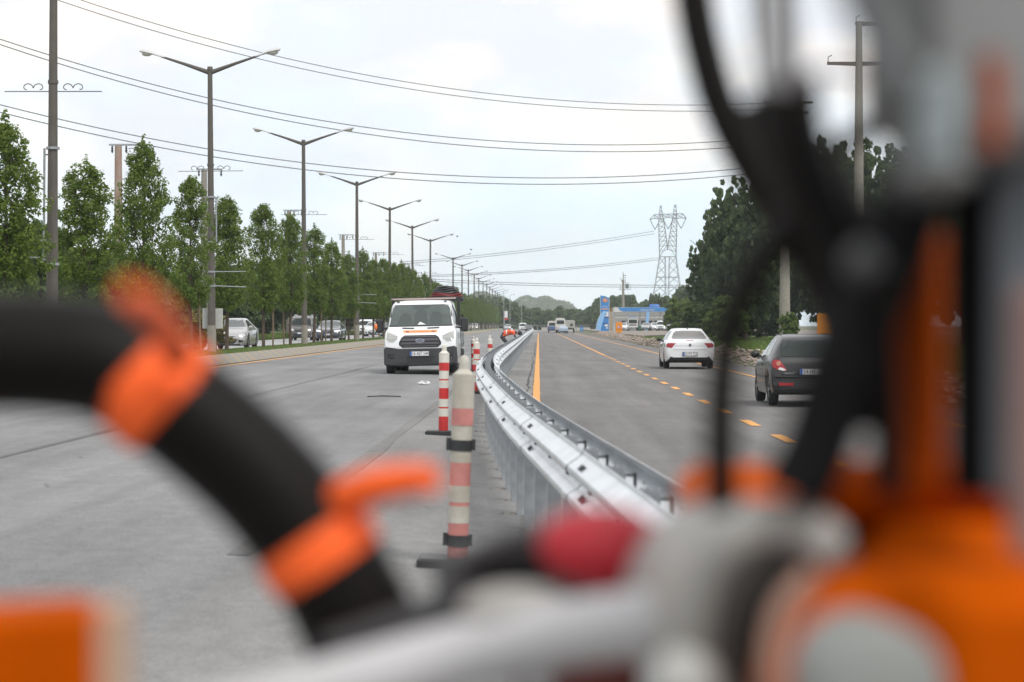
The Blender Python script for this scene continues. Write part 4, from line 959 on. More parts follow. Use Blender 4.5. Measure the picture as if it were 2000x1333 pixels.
# --- oncoming saloons and hatchbacks
def oncoming(paint, label, kind='wide', plate='34 KLM 21', group=None, scale=1, name='car'):
    c = Car(SALOON, paint, (-1.42, 1.40), .335, name, label, 'car', group)
    c.decal('windscreen', 'F', [(-.50, 1.41), (.50, 1.41), (.62, 1.25), (.72, 1.06), (-.72, 1.06), (-.62, 1.25)], mat('screen_glass', (.10, .115, .12), .06, spec=.8), off=.006)
    c.sides('side_window', [(-1.5, 1.06), (-.2, 1.04), (-.2, 1.40), (-.95, 1.37)], M_GLASS, off=.004); c.sides('side_window', [(-.1, 1.03), (.95, 1.02), (.45, 1.36), (-.1, 1.40)], M_GLASS, off=.004)
    if kind == 'wide':
        c.both('headlight', 'F', [(.50, .70), (.80, .80), (.86, .74), (.82, .64), (.62, .60)], M_CLEARL, off=.012)
        c.decal('grille', 'F', [(-.50, .50), (.50, .50), (.46, .40), (.34, .30), (-.34, .30), (-.46, .40)], M_BLACKP, off=.02)
        c.decal('upper_grille', 'F', [(-.40, .64), (.40, .64), (.34, .60), (-.34, .60)], M_BLACKP, off=.012); c.decal('chrome_strip', 'F', [(-.44, .665), (.44, .665), (.40, .645), (-.40, .645)], M_CHROME, off=.014)
        c.both('fog_lamp_recess', 'F', [(.56, .48), (.78, .46), (.76, .36), (.58, .34)], M_BLACKP, off=.012)
    else:
        c.both('headlight', 'F', [(.44, .74), (.82, .80), (.85, .72), (.50, .66)], mat('headlight_lit', (.7, .75, .8), .2, emit=(.8, .9, 1, 1.2)), off=.014)
        c.both('kidney_grille', 'F', [(.04, .74), (.36, .74), (.40, .66), (.32, .56), (.06, .56)], M_BLACKP, off=.018)
        c.decal('grille', 'F', [(-.7, .44), (.7, .44), (.62, .30), (-.62, .30)], M_BLACKP, off=.012)
    c.plate(0, .44 if kind == 'wide' else .49, plate, 'F', .5, .11)
    c.mirror(.95, 1.02, paint); return c.t
def put(o, px, y, far=True, rz=math.pi): x = (px-1052)*y/FPX; o.location = (x, y, g(x)+.006); o.rotation_euler = (0, 0, rz); return o
put(oncoming(P_SILV, 'silver hatchback coming towards the camera behind the white board lamp post', plate='54 AK 318'), 455, 103.5)
put(oncoming(P_NAVY, 'dark slate saloon with lit headlights coming between two median tree trunks', 'slim', '54 DE 907'), 646, 157.5)
def van(paint, label, h=1.85, w_=.9, name='van', roof=None, L_=4.3, group=None, rear=False, rc_=M_GLASS):
    st = [(-L_/2, .35, .8, 1.1, w_*.9, w_*.94, w_*.8), (-L_/2+.05, .25, 1.0, h*.93, w_*.94, w_*.98, w_*.84), (-L_/2+.2, .22, 1.05, h, w_*.95, w_, w_*.86), (L_*.1, .22, 1.05, h, w_*.95, w_, w_*.84), (L_*.22, .22, 1.04, h*.92, w_*.95, w_, w_*.82),
          (L_*.33, .22, 1.0, 1.12, w_*.94, w_*.98, w_*.86), (L_*.45, .22, .86, .96, w_*.9, w_*.94, w_*.8), (L_/2-.03, .24, .66, .74, w_*.82, w_*.88, w_*.7), (L_/2, .3, .5, .58, w_*.7, w_*.75, w_*.6)]
    c = Car(st, paint, (-L_*.31, L_*.31), .32, name, label, 'van' if name == 'van' else name, group)
    c.decal('windscreen', 'F', [(-w_*.74, h*.89), (w_*.74, h*.89), (w_*.84, 1.12), (-w_*.84, 1.12)], M_GLASS, off=.006)
    c.sides('side_window', [(L_*.02, 1.1), (L_*.24, 1.1), (L_*.16, h*.86), (L_*.02, h*.88)], M_GLASS, off=.004)
    c.both('headlight', 'F', [(w_*.55, .86), (w_*.84, .90), (w_*.86, .74), (w_*.6, .70)], M_CLEARL, off=.014); c.decal('grille', 'F', [(-w_*.5, .82), (w_*.5, .82), (w_*.45, .66), (-w_*.45, .66)], M_BLACKP, off=.014)
    c.decal('bumper_grille', 'F', [(-w_*.6, .48), (w_*.6, .48), (w_*.55, .32), (-w_*.55, .32)], M_BLACKP, off=.012)
    c.decal('rear_window', 'B', [(-w_*.7, h*.86), (w_*.7, h*.86), (w_*.74, h*.62), (-w_*.74, h*.62)], rc_, off=.008)
    c.both('tail_light', 'B', [(w_*.8, .95), (w_*.93, .95), (w_*.93, .7), (w_*.8, .7)], M_REDL, off=.012)
    c.plate(0, .55, '', 'F'); c.mirror(L_*.25, 1.1, M_BLACKP)
    if roof:
        mb = MB()
        for sx in (-1, 1): mb.tube([(sx*w_*.72, -L_*.35, h+.05), (sx*w_*.72, L_*.1, h+.05)], .03, 6)
        mb.build('roof_rail', roof, c.t)
    return c.t
put(van(P_BRONZE, 'grey brown van with a pale roof rack behind the third lamp post', 1.85, .88, roof=P_WHITE), 592, 166)
put(oncoming(P_WHITE, 'white oncoming car just left of the white truck mirror'), 731, 222)
put(van(P_WHITE, 'white people carrier behind the white oncoming car', 1.8, .9), 714, 248)
put(oncoming(P_DARK, 'dark oncoming car partly hidden by the truck wing mirror', 'slim'), 749, 262)
GT = 'distant traffic on the far carriageway'
protos = [(oncoming, P_WHITE), (van, P_WHITE), (oncoming, P_DARK), (oncoming, P_SILV), (van, P_BLUE)]
far_px = [(921, 330, 1), (934, 350, 4), (941, 345, 0), (949, 400, 2), (957, 420, 1), (965, 450, 3), (972, 480, 0), (930, 420, 0), (915, 300, 3)]
made = {}
for px, y, k in far_px:
    lab = {0: 'small distant white car seen between far median trunks', 1: 'small distant white van seen between far median trunks', 2: 'small distant dark car seen between far median trunks', 3: 'small distant silver car seen between far median trunks', 4: 'small distant blue van seen between far median trunks'}[k]
    if k not in made: o = made[k] = protos[k][0](protos[k][1], lab, group=GT)
    else: o = dup(made[k])
    x = max(-20, min(-14, (px-1052)*y/FPX)); o.location = (x, y, g(x)+.006); o.rotation_euler = (0, 0, math.pi)
GU = 'distant traffic on the left carriageway'
for px, y, k, lab in [(991, 520, 3, 'small silver car far off at the left end of the dark roadside barrier'), (1021, 505, 1, 'small white van far off beside the dark distant vehicle'), (1033, 495, 2, 'small dark vehicle far off beside the distant white van')]:
    o = dup(made[k]); x = (px-1052)*y/FPX; o.location = (x, y, g(x)+.01); o.rotation_euler = (0, 0, math.pi); o['label'] = lab; o['group'] = GU
# --- buses and lorry far ahead
def bus(px, y, w_, h, paint, label, low=None):
    x = (px-1052)*y/FPX; t = thing('bus', label, 'bus', (x, y, g(x)+.01))
    mb = MB(); hw = w_/2; prof = [(-hw+.08, .45), (-hw, .6), (-hw, h*.72), (-hw*.92, h*.92), (-hw*.75, h), (hw*.75, h), (hw*.92, h*.92), (hw, h*.72), (hw, .6), (hw-.08, .45)]
    mb.use(paint).prism(prof, 0, 8); b = mb.build('body', None, t)
    mb = MB(); mb.prism([(-hw*.78, h*.60), (-hw*.7, h*.84), (hw*.7, h*.84), (hw*.78, h*.60)], -.03, .01); mb.build('rear_window', M_GLASS, t)
    if low: mb = MB(); mb.box((0, -.01, .95), (w_+.01, .05, .8)); mb.build('lower_panel', low, t)
    mb = MB(); mb.box((0, -.04, .55), (w_*.92, .1, .28)); mb.build('bumper', M_BLACKP, t)
    for s in (-1, 1):
        mb = MB(); mb.lathe([(.45, -.14), (.48, 0), (.45, .14)], (s*(hw-.2), 1.2, .48), 14, 'X'); mb.build('wheel', M_TYRE, t, 50)
        mb = MB(); mb.box((s*hw*.8, -.03, 1.0), (.15, .05, .3)); mb.build('tail_light', M_REDL, t)
    return t
P_CREAM = mat('bus_cream', (.62, .60, .56), .4, coat=.4)
b = bus(1094.5, 440, 2.0, 3.0, P_CREAM, 'cream white coach seen from behind, tallest of the distant vehicles')
b = bus(1080, 455, 2.2, 2.45, P_CREAM, 'small bus with a blue lower body left of the cream coach', P_BLUE)
x = (1113-1052)*450/FPX; t = thing('lorry', 'open grey lorry right of the cream coach in the distance', 'lorry', (x, 450, .01))
mb = MB(); mb.box((0, 2, 1.75), (2.1, 4.5, 1.5)); mb.build('cargo_box', mat('lorry_grey', (.40, .39, .36), .7, var=.2, scale=2), t)
for s in (-1, 1): mb = MB(); mb.lathe([(.42, -.16), (.45, 0), (.42, .16)], (s*.8, .6, .45), 14, 'X'); mb.build('wheel', M_TYRE, t, 50)
mb = MB(); mb.box((0, 2, .8), (1.5, 4.6, .25)); mb.build('chassis', M_BLACKP, t)
mb = MB(); mb.box((.35, -.28, 1.6), (.5, .04, .5)); mb.build('tailboard_hatch', M_BLACKP, t)
mb = MB(); mb.bbox((0, 5.2, 1.6), (2.0, 1.7, 1.9), .15); mb.build('cab', P_WHITE, t)
put(oncoming(mat('car_pale_blue', (.30, .38, .47), .3, coat=.6), 'pale blue hatchback close behind the cream coach', group=None), 1100, 425, rz=0)

# --- white flatbed truck
def truck():
    st = [(2.76, .30, .74, .80, .90, .95, .84), (2.72, .25, .90, .99, .97, 1.0, .90), (2.62, .24, 1.02, 1.12, .99, 1.02, .90), (2.38, .24, 1.16, 1.25, 1.0, 1.03, .90), (2.12, .24, 1.28, 1.36, 1.0, 1.03, .915), (1.95, .24, 1.30, 1.52, 1.0, 1.03, .90),
          (1.55, .24, 1.31, 1.93, 1.0, 1.03, .865), (1.38, .24, 1.31, 2.05, 1.0, 1.03, .85), (1.15, .24, 1.32, 2.11, 1.0, 1.03, .84), (.5, .24, 1.32, 2.14, 1.0, 1.03, .84), (-.85, .24, 1.32, 2.14, 1.0, 1.03, .84), (-.9, .3, 1.30, 2.10, .98, 1.0, .82)]
    c = Car(st, M_WHITE, (1.85,), .34, 'flatbed_truck', 'white crew-cab flatbed truck driving towards the camera with plate 16 AJT 144', 'truck', None, .24, .90, True)
    seal = c.decal('screen_seal', 'F', [(-.80, 2.0), (.80, 2.0), (.86, 1.9), (.93, 1.42), (.90, 1.37), (-.90, 1.37), (-.93, 1.42), (-.86, 1.9)], M_BLACKP, off=.012, seg=8)
    glass = mat('truck_screen', (.085, .105, .10), .08, spec=.4, var=.25, scale=1.3)
    ws = c.decal('windscreen', 'F', [(-.775, 1.975), (.775, 1.975), (.83, 1.88), (.895, 1.44), (.86, 1.40), (-.86, 1.40), (-.895, 1.44), (-.83, 1.88)], glass, off=.020, seg=8)
    dk = mat('seat_shape', (.066, .081, .078), .1, spec=.4)
    c.decal('headrest_shape', 'F', [(-.62, 1.44), (-.60, 1.70), (-.50, 1.79), (-.36, 1.79), (-.28, 1.70), (-.25, 1.44)], dk, off=.025, parent=ws); c.decal('headrest_shape', 'F', [(.26, 1.44), (.28, 1.66), (.40, 1.76), (.52, 1.76), (.60, 1.66), (.66, 1.44)], dk, off=.025, parent=ws)
    c.decal('headrest_shape', 'F', [(-.20, 1.44), (-.16, 1.78), (-.05, 1.86), (.08, 1.86), (.18, 1.75), (.20, 1.44)], dk, off=.028, parent=ws)
    c.decal('inner_mirror', 'F', [(-.28, 1.965), (.28, 1.965), (.16, 1.87), (-.14, 1.87)], dk, off=.027, parent=ws)
    c.decal('paper_note', 'F', [(-.15, 1.42), (.10, 1.42), (.02, 1.50)], M_PLATEW, off=.032, parent=ws)
    for sg in (-1, 1): c.decal('bonnet_vent', 'F', [(sg*.18, 1.335), (sg*.54, 1.345), (sg*.52, 1.305), (sg*.20, 1.295)], M_BLACKP, off=.012)
    bn = c.decal('bonnet_banner', 'F', [(-.50, 1.265), (.50, 1.265), (.47, 1.19), (-.47, 1.19)], mat('banner_orange', (.80, .32, .14), .6), off=.010, seg=6)
    mb = MB(); p = c.pt('F', 0, 1.227, .03); q1 = c.pt('F', 0, 1.25, 0); q0 = c.pt('F', 0, 1.205, 0); upv = (q1-q0).normalized()
    text_mb(mb, 'YOL GÖREVLİSİ', .062, p, (-1, 0, 0), upv, mat('banner_text', (.25, .10, .06), .6), width=.50); mb.build('lettering', None, bn)
    for sg in (-1, 1): c.decal('banner_emblem', 'F', [(sg*.30, 1.222), (sg*.36, 1.245), (sg*.43, 1.235), (sg*.41, 1.205), (sg*.33, 1.205)], mat('banner_text', (.25, .10, .06)), off=.02, parent=bn)
    GR = [(-.44, 1.12), (.44, 1.12), (.53, 1.06), (.60, .92), (.60, .85), (.50, .77), (-.50, .77), (-.60, .85), (-.60, .92), (-.53, 1.06)]
    gri = c.decal('grille', 'F', GR, mat('grille_black', (.012, .012, .015), .5), off=.012, seg=4)
    fr = mat('grille_bar', (.06, .06, .07), .3, coat=.5)
    for z in (1.075, 1.005, .975, .905, .875, .81):
        wv = float(np.interp(z, [.77, .88, .95, 1.06, 1.12], [.44, .54, .54, .47, .40])); c.decal('grille_slat', 'F', [(-wv, z+.014), (wv, z+.014), (wv, z-.014), (-wv, z-.014)], fr, off=.028, parent=gri, seg=6)
    p = c.pt('F', 0, .965, .035); mb = MB(); pr = [(p.x+.125*math.cos(a), p.z+.052*math.sin(a)) for a in np.linspace(0, 2*math.pi, 24, endpoint=False)]; mb.prism(pr, p.y-.02, p.y+.006); eb = mb.build('oval_badge', M_CHROME, c.t)
    mb = MB(); pr = [(p.x+.108*math.cos(a), p.z+.040*math.sin(a)) for a in np.linspace(0, 2*math.pi, 24, endpoint=False)]; mb.prism(pr, p.y+.004, p.y+.009); mb.build('badge_face', mat('badge_navy', (.02, .03, .09), .3), eb)
    mb = MB(); text_mb(mb, 'Ford', .06, (p.x, p.y+.011, p.z), (-1, 0, 0), (0, 0, 1), M_CHROME, width=.13); mb.build('badge_lettering', None, eb)
    for sg in (-1, 1):
        out = [(sg*a, b) for a, b in [(.96, 1.25), (.985, 1.02), (.92, .945), (.76, .925), (.63, 1.02), (.62, 1.10), (.76, 1.17)]]
        if sg < 0: out.reverse()
        hl = c.decal('headlight', 'F', out, M_CHROME if sg < 0 else M_CHROME, off=.010, seg=4)
        inn = [(sg*(.80+(abs(a)-.80)*.86), 1.06+(b-1.06)*.86) for a, b in out]
        c.decal('lamp_glass', 'F', inn, mat('headlamp_glass', (.34, .34, .31), .12, coat=1), off=.016, parent=hl, seg=4)
        for (dx, r_) in ((.72, .05), (.84, .065)):
            p = c.pt('F', sg*dx, 1.04, .018); mb = MB(); mb.lathe([(r_, -.005), (r_, .005)], p, 14, 'Y'); mb.build('reflector_bowl', M_CLEARL, hl, 40)
    M_BUMP = mat('bumper_grey', (.045, .047, .05), .6)
    c.decal('bumper', 'F', [(-.985, .80), (-.6, .74), (.6, .74), (.985, .80), (1.0, .45), (.93, .30), (.6, .26), (-.6, .26), (-.93, .30), (-1.0, .45)], M_BUMP, off=.03, seg=6)
    for sg in (-1, 1):
        mb = MB(); mb.bbox((sg*.95, 2.48, .53), (.17, .60, .54), .05); mb.build('bumper_corner', M_BUMP, c.t)
        c.decal('fog_recess', 'F', [(sg*.74, .60), (sg*.90, .60), (sg*.90, .48), (sg*.74, .48)], M_BLACKP, off=.04)
    c.decal('air_intake', 'F', [(-.42, .52), (.42, .52), (.36, .41), (.28, .37), (-.28, .37), (-.36, .41)], M_BLACKP, off=.042)
    c.plate(.02, .595, '16 AJT 144', 'F', .54, .125, off=.08)
    for sg in (-1, 1):
        mb = MB(); mb.bbox((sg*1.23, 1.55, 1.40), (.22, .14, .40), .04); mb.tube([(sg*.98, 1.6, 1.33), (sg*1.2, 1.55, 1.33)], .035, 6); mm = mb.build('wing_mirror', M_BLACKP, c.t, 40)
        if sg > 0: mb = MB(); mb.sphere((1.33, 1.6, 1.38), .085, 10, 7, (.6, .7, 1.2)); mb.build('mirror_indicator', mat('indicator_orange', (.85, .20, .03), .3, coat=.5), mm, 60)
    c.sides('side_window', [(.75, 1.40), (1.72, 1.42), (1.35, 1.95), (.75, 2.0)], M_GLASS, off=.004, seg=4); c.sides('side_window', [(-.6, 1.40), (.55, 1.40), (.55, 2.0), (-.6, 2.0)], M_GLASS, off=.004, seg=4)
    for y_ in (.65, -.72): c.sides('door_seam', [(y_-.008, 1.95), (y_+.008, 1.95), (y_+.008, .45), (y_-.008, .45)], M_BLACKP, off=.003, seg=4)
    mb = MB()
    for sx in (-.72, .72): p = c.pt('T', sx, 1.15, 0); mb.box((sx*.95, 1.30, 2.085), (.08, .03, .035))
    mb.build('roof_marker', M_BLACKP, c.t)
    # load bed, headboard frame and rear wheels
    mb = MB(); mb.box((0, -2.55, .78), (2.0, 3.2, .14)); mb.build('load_bed', mat('bed_steel', (.16, .16, .16), .6), c.t)
    mb = MB(); mb.box((0, -2.5, .5), (.8, 3.4, .2)); mb.build('chassis', M_BLACKP, c.t)
    mb = MB()
    for sx in (-.98, .98): mb = MB(); mb.box((sx, -1.02, 1.5), (.09, .10, 1.36)); mb.build('headboard_post', M_BLACKP, c.t); mb = MB(); mb.box((sx, -4.1, 1.25), (.07, .07, .95)); mb.build('tail_post', M_BLACKP, c.t)
    mb = MB(); mb.box((0, -1.02, 2.215), (2.06, .10, .07)); mb.build('headboard_beam', M_BLACKP, c.t)
    mb = MB(); mb.box((0, .2, 2.185), (1.90, .16, .045)); mb.build('roof_plank', mat('plank_pinkish', (.42, .34, .31), .8, var=.15), c.t)
    for sx in (-1, 1):
        mb = MB()
        for z in (.95, 1.15, 1.35, 1.55): mb.box((sx*1.02, -2.4, z), (.04, 2.6, .05))
        for yy in np.linspace(-3.6, -1.2, 9): mb.box((sx*1.02, yy, 1.22), (.045, .05, .75))
        mb.build('side_rack', mat('rack_grey', (.34, .35, .36), .5, .4), c.t)
        for xx in (.74, .97):
            wv = bpy.data.objects.new('wheel', None); C.objects.link(wv); wv.parent = c.t; mb = MB(); mb.lathe([(.2, -.1), (.31, -.11), (.34, -.06), (.34, .06), (.31, .11), (.2, .1)], (sx*xx, -2.0, .34), 20, 'X'); mb.build('tyre', M_TYRE, wv, 50)
        mb = MB(); mb.bbox((sx*.93, -.55, .5), (.16, .5, .30), .03); mb.build('side_locker', M_BUMP, c.t)
        mb = MB(); mb.box((sx*1.0, -1.3, .42), (.03, .5, .5)); mb.build('mudguard', M_BLACKP, c.t)
    return c.t
tr = truck(); TXX, TY = (821.5-1052)*62.6/FPX, 62.6+2.76
tr.location = (TXX, TY, g(TXX)+.005); tr.rotation_euler = (0, math.radians(1.2), math.pi)
t = thing('hose_coil', 'coiled black and red hoses lying on top of the white truck load frame', 'hose coil', (TXX+.52, TY+2.1, g(TXX)+2.20))
mb = MB()
for k in range(7):
    r_ = .52-.045*k; pts = [(r_*math.cos(a), r_*.8*math.sin(a), .04+k*.055+.02*math.sin(3*a+k)) for a in np.linspace(0, 2*math.pi, 26)]
    mb.use(mat('hose_dull_red', (.16, .02, .02), .6) if k in (1, 2) else M_BLACKP).tube(pts, .032, 7, False)
mb.build('coil', None, t)
mb = MB(); mb.box((-.1, -.1, -.03), (1.3, 1.0, .05)); mb.build('tray', M_BLACKP, t)
o = stones  # keep helper
t = thing('cargo_crate', 'grey wire crate with a red and white board on the truck load bed', 'crate', (TXX+.55, TY+3.2, g(TXX)+.86))
mb = MB()
for z in (0, .25, .5, .75):
    for s in (-1, 1): mb.box((s*.42, 0, z), (.03, 1.2, .03)); mb.box((0, s*.6, z), (.84, .03, .03))
for a in np.linspace(-.6, .6, 7):
    for s in (-1, 1): mb.box((s*.42, a, .38), (.025, .025, .76))
for a in np.linspace(-.42, .42, 5):
    for s in (-1, 1): mb.box((a, s*.6, .38), (.025, .025, .76))
mb.build('wire_frame', M_GALV, t); mb = MB(); mb.box((0, 0, .25), (.7, 1.0, .45)); mb.build('contents', M_BLUE, t)

# ------------------------------------------------------------ worker bending over the rail
def person():
    t = thing('person', 'worker in an orange reflective vest and dark cap bending over the guardrail', 'person', (-1.74, 119, g(-1.74)), 0); t.scale = (1.12, 1.12, 1.08)
    # facing +X (towards the rail), bent at the hips
    J = {'pel': (-.22, 0, .80), 'sp1': (-.10, 0, .93), 'sp2': (.10, 0, 1.02), 'chest': (.30, 0, 1.03), 'neck': (.46, 0, 1.00), 'head0': (.54, 0, .98), 'head1': (.68, 0, .93)}
    vs = []; es = []; rad = []
    def v(p, r): vs.append(p); rad.append(r); return len(vs)-1
    pel = v(J['pel'], (.16, .15)); a = v(J['sp1'], (.15, .16)); b = v(J['sp2'], (.15, .18)); c = v(J['chest'], (.145, .19)); n = v(J['neck'], (.06, .06)); h0 = v(J['head0'], (.08, .08)); h1 = v(J['head1'], (.09, .095))
    es += [(pel, a), (a, b), (b, c), (c, n), (n, h0), (h0, h1)]
    for s in (-1, 1):
        hip = v((-.22, s*.10, .76), (.10, .10)); kn = v((.02+s*.04, s*.14, .46), (.065, .065)); an = v((-.16+s*.1, s*.15, .09), (.042, .042)); to = v((.02+s*.1, s*.16, .035), (.045, .032))
        es += [(pel, hip), (hip, kn), (kn, an), (an, to)]
        sh = v((.34, s*.19, .99), (.065, .065)); el = v((.44, s*.24, .74), (.045, .045)); wr = v((.60, s*.17, .66), (.03, .03)); ha = v((.67, s*.15, .65), (.035, .022))
        es += [(c, sh), (sh, el), (el, wr), (wr, ha)]
        for k in range(4):
            f1 = v((.71, s*.15+(k-1.5)*.018, .65+.005*k), (.009, .009)); f2 = v((.745-.006*abs(k-1.5), s*.15+(k-1.5)*.02, .63), (.008, .008)); es += [(ha, f1), (f1, f2)]
        th = v((.675, s*.15-s*.035, .645), (.01, .01)); th2 = v((.70, s*.15-s*.05, .63), (.009, .009)); es += [(ha, th), (th, th2)]
    me = bpy.data.meshes.new('body'); me.from_pydata(vs, es, []); o = bpy.data.objects.new('body', me); C.objects.link(o)
    md = o.modifiers.new('s', 'SKIN'); 
    for i, r in enumerate(rad): me.skin_vertices[0].data[i].radius = r if False else (r[0], r[1])
    me.skin_vertices[0].data[pel].use_root = True
    o.modifiers.new('ss', 'SUBSURF').levels = 1; o.modifiers['ss'].render_levels = 1
    dg = bpy.context.evaluated_depsgraph_get(); dg.update(); m2 = bpy.data.meshes.new_from_object(o.evaluated_get(dg)); bpy.data.objects.remove(o)
    m2.name = 'body'; dark = mat('work_trousers', (.035, .037, .045), .8, var=.2, scale=9); skin = mat('skin', (.38, .21, .14), .55); vest = mat('safety_vest', (.85, .11, .03), .55, emit=None); shoe = mat('shoe', (.02, .02, .02), .7); slv = mat('jersey', (.06, .07, .09), .8)
    for q in (dark, skin, vest, shoe, slv): m2.materials.append(q)
    for p in m2.polygons:
        c_ = p.center; k = 0
        if c_.x > .50 and c_.z > .84: k = 1
        elif c_.x > .57 and c_.z < .72: k = 1
        elif c_.z < .10: k = 3
        elif c_.x > .36 and c_.z < .90: k = 4
        elif -.14 < c_.x < .42 and c_.z > .80: k = 2
        p.material_index = k; p.use_smooth = True
    b_ = bpy.data.objects.new('body', m2); C.objects.link(b_); b_.parent = t
    mb = MB(); mb.sphere((.64, 0, .965), .115, 14, 9, (1.05, .95, .9)); mb.bbox((.74, 0, .93), (.10, .16, .02), .008, Matrix.Rotation(.8, 3, 'Y')); mb.build('cap', mat('cap_dark', (.03, .03, .05), .8), t, 60)
    mb = MB()       # reflective strips across the vest
    for x_ in (-.02, .24):
        ring = [(x_+.004*math.sin(q), .205*math.sin(q) if x_ > 0 else .19*math.sin(q), (1.03 if x_ > 0 else .965)+(.165 if x_ > 0 else .17)*math.cos(q)) for q in np.linspace(-2.2, 2.2, 18)]
        for k in range(17):
            a_, b2 = Vector(ring[k]), Vector(ring[k+1]); mb.add([a_, b2, b2+Vector((.06, 0, .012)), a_+Vector((.06, 0, .012))], [(0, 1, 2, 3)])
    mb.build('reflective_strip', mat('reflective', (.65, .66, .62), .4), t)
    mb = MB()
    for s in (-1, 1): mb.sphere((.72, s*.035, .905), .012, 6, 4)
    mb.build('eye', M_BLACKP, t); mb = MB(); mb.sphere((.745, 0, .885), .02, 6, 4, (1, .7, 1)); mb.build('nose', skin, t)
    return t
person()
t = thing('person', 'crouching helper on the right of the guardrail showing only a boot and yellowish trouser leg', 'person', (-.62, 118.5, g(-.6))) if False else None
# ------------------------------------------------------------ filling station and far roadside
def X(px, y): return (px-1052)*y/FPX
YS = 430; SC_ = YS/FPX
def zs(py): return H-(py-635)*SC_
t = thing('filling_station', 'filling station with a blue and white canopy behind the rubble bank', 'building', (X(1260, YS), YS, .4)); ox = t.location.x
lx_ = lambda px: X(px, YS)-ox
M_FASW = mat('fascia_white', (.60, .60, .59), .5); M_FASB = mat('fascia_blue', (.03, .22, .55), .45); M_BLDG = mat('station_wall', (.36, .36, .35), .8, var=.08, scale=2)
z0, z1 = zs(610)-.4, zs(601)-.4
mb = MB(); mb.box((lx_(1330), 3.5, (z0+z1)/2), (X(1460, YS)-X(1198, YS), 9, z1-z0)); cn = mb.build('canopy', M_FASW, t)
mb = MB(); mb.prism([(lx_(1207), z1-.04), (lx_(1458), z1-.04), (lx_(1458), z0+.12), (lx_(1216), z0+.12), (lx_(1210), z0+.4)], -1.06, -1.0); mb.build('fascia_panel', M_FASB, cn)
mb = MB(); text_mb(mb, 'akaryakıt', .55, (lx_(1264), -1.09, (z0+z1)/2), (1, 0, 0), (0, 0, 1), M_FASW, width=2.8); mb.build('lettering', None, cn)
for k in range(3): mb = MB(); mb.box((lx_(1330), -.6, z0-.22-.42*k), (26, .1, .12)); mb.build('canopy_beam', M_FASW if k != 1 else M_STEEL, cn)
for px in (1200, 1250, 1290, 1330): mb = MB(); mb.bbox((lx_(px), .6, z0/2), (.26, .26, z0), .02); mb.build('column', M_FASW, t)
mb = MB(); mb.prism([(lx_(1262), z0), (lx_(1268), z0), (lx_(1265), 0), (lx_(1260), 0)], -1.0, -.8); mb.build('blue_column', M_LBLUE, t)
mb = MB(); mb.box((lx_(1275), 14, 1.9), (16, 5, 3.8)); w0 = mb.build('wall', M_BLDG, t)
for px in (1222, 1236, 1250, 1262, 1276, 1288):
    mb = MB(); mb.box((lx_(px), 11.45, 1.4), (.9, .1, 1.5)); f = mb.build('window', M_STEEL, t); mb = MB(); mb.box((lx_(px), 11.38, 1.4), (.76, .05, 1.3)); mb.build('pane', M_GLASS, f)
mb = MB(); mb.box((lx_(1240), 11.3, 2.7), (1.6, .1, .3)); mb.build('wall_sign', M_FASB, t)
for px, w_ in ((1286, 22), (1336, 24), (1394, 16)):
    tt = thing('storage_tank', f'blue horizontal storage tank on the roof line, {"leftmost" if px == 1286 else "middle" if px == 1336 else "rightmost"} of three', 'tank', (X(px, YS), YS+16, 4.6), 0, 'blue storage tanks behind the station')
    r_ = .55; mb = MB(); hw = w_*SC_/2; mb.lathe([(.1, -hw), (r_*.8, -hw+.12), (r_, -hw+.35), (r_, hw-.35), (r_*.8, hw-.12), (.1, hw)], (0, 0, r_+.1), 16, 'X'); mb.build('tank', mat('tank_blue', (.03, .14, .45), .4), tt, 40)
    mb = MB()
    for s in (-1, 1): mb.box((s*hw*.6, 0, 0), (.2, .8, .9))
    mb.build('cradle', M_STEEL, tt)
# price totem
TY_ = 415; q = TY_/FPX; xt = X(1181, TY_); zt_ = lambda py: H-(py-635)*q-.3
t = thing('station_totem', 'tall blue price totem with an orange oval emblem and a slanted top', 'sign', (xt, TY_, .3)); hw = 8.2*q
mb = MB(); mb.prism([(-hw, 0), (-hw, zt_(577)), (hw, zt_(582)), (hw, 0)], 0, .7); mb.build('pylon_panel', M_FASB, t)
mb = MB(); mb.prism([(-hw-.06, 0), (-hw-.06, zt_(577)), (-hw, zt_(577)), (-hw, 0)], -.03, .7).prism([(hw, 0), (hw, zt_(582)), (hw+.08, zt_(582)), (hw+.08, 0)], -.03, .7); mb.build('edge_strip', M_FASW, t)
def oval(cx, cz, a, b, n=20): return [(cx+a*math.cos(u), cz+b*math.sin(u)) for u in np.linspace(0, 2*math.pi, n, endpoint=False)]
mb = MB(); mb.prism(oval(.05, zt_(587), .48, .36), -.06, -.01); e = mb.build('emblem', M_SIGNO, t)
mb = MB(); mb.prism(oval(.22, zt_(587), .11, .15), -.09, -.05)
for k in (-1, 0, 1): mb.box((-.35, -.05, zt_(587)+k*.15), (.45, .05, .05))
mb.build('emblem_stripes', M_FASB, e)
mb = MB(); text_mb(mb, 'OPTİMAL', .32, (0, -.04, zt_(599.5)), (1, 0, 0), (0, 0, 1), M_PLATEW, width=1.15); mb.build('lettering', None, t)
mb = MB(); mb.box((0, -.03, zt_(604)), (1.2, .04, .2)); mb.build('price_strip', mat('strip_orange', (.7, .35, .22), .5), t)
mb = MB(); mb.box((.35, -.03, zt_(614)), (.7, .05, .9)).box((.3, -.03, zt_(636)), (.6, .05, .4)).box((.4, -.03, zt_(641)), (.3, .05, .3)); mb.build('price_board', M_PLATEW, t)
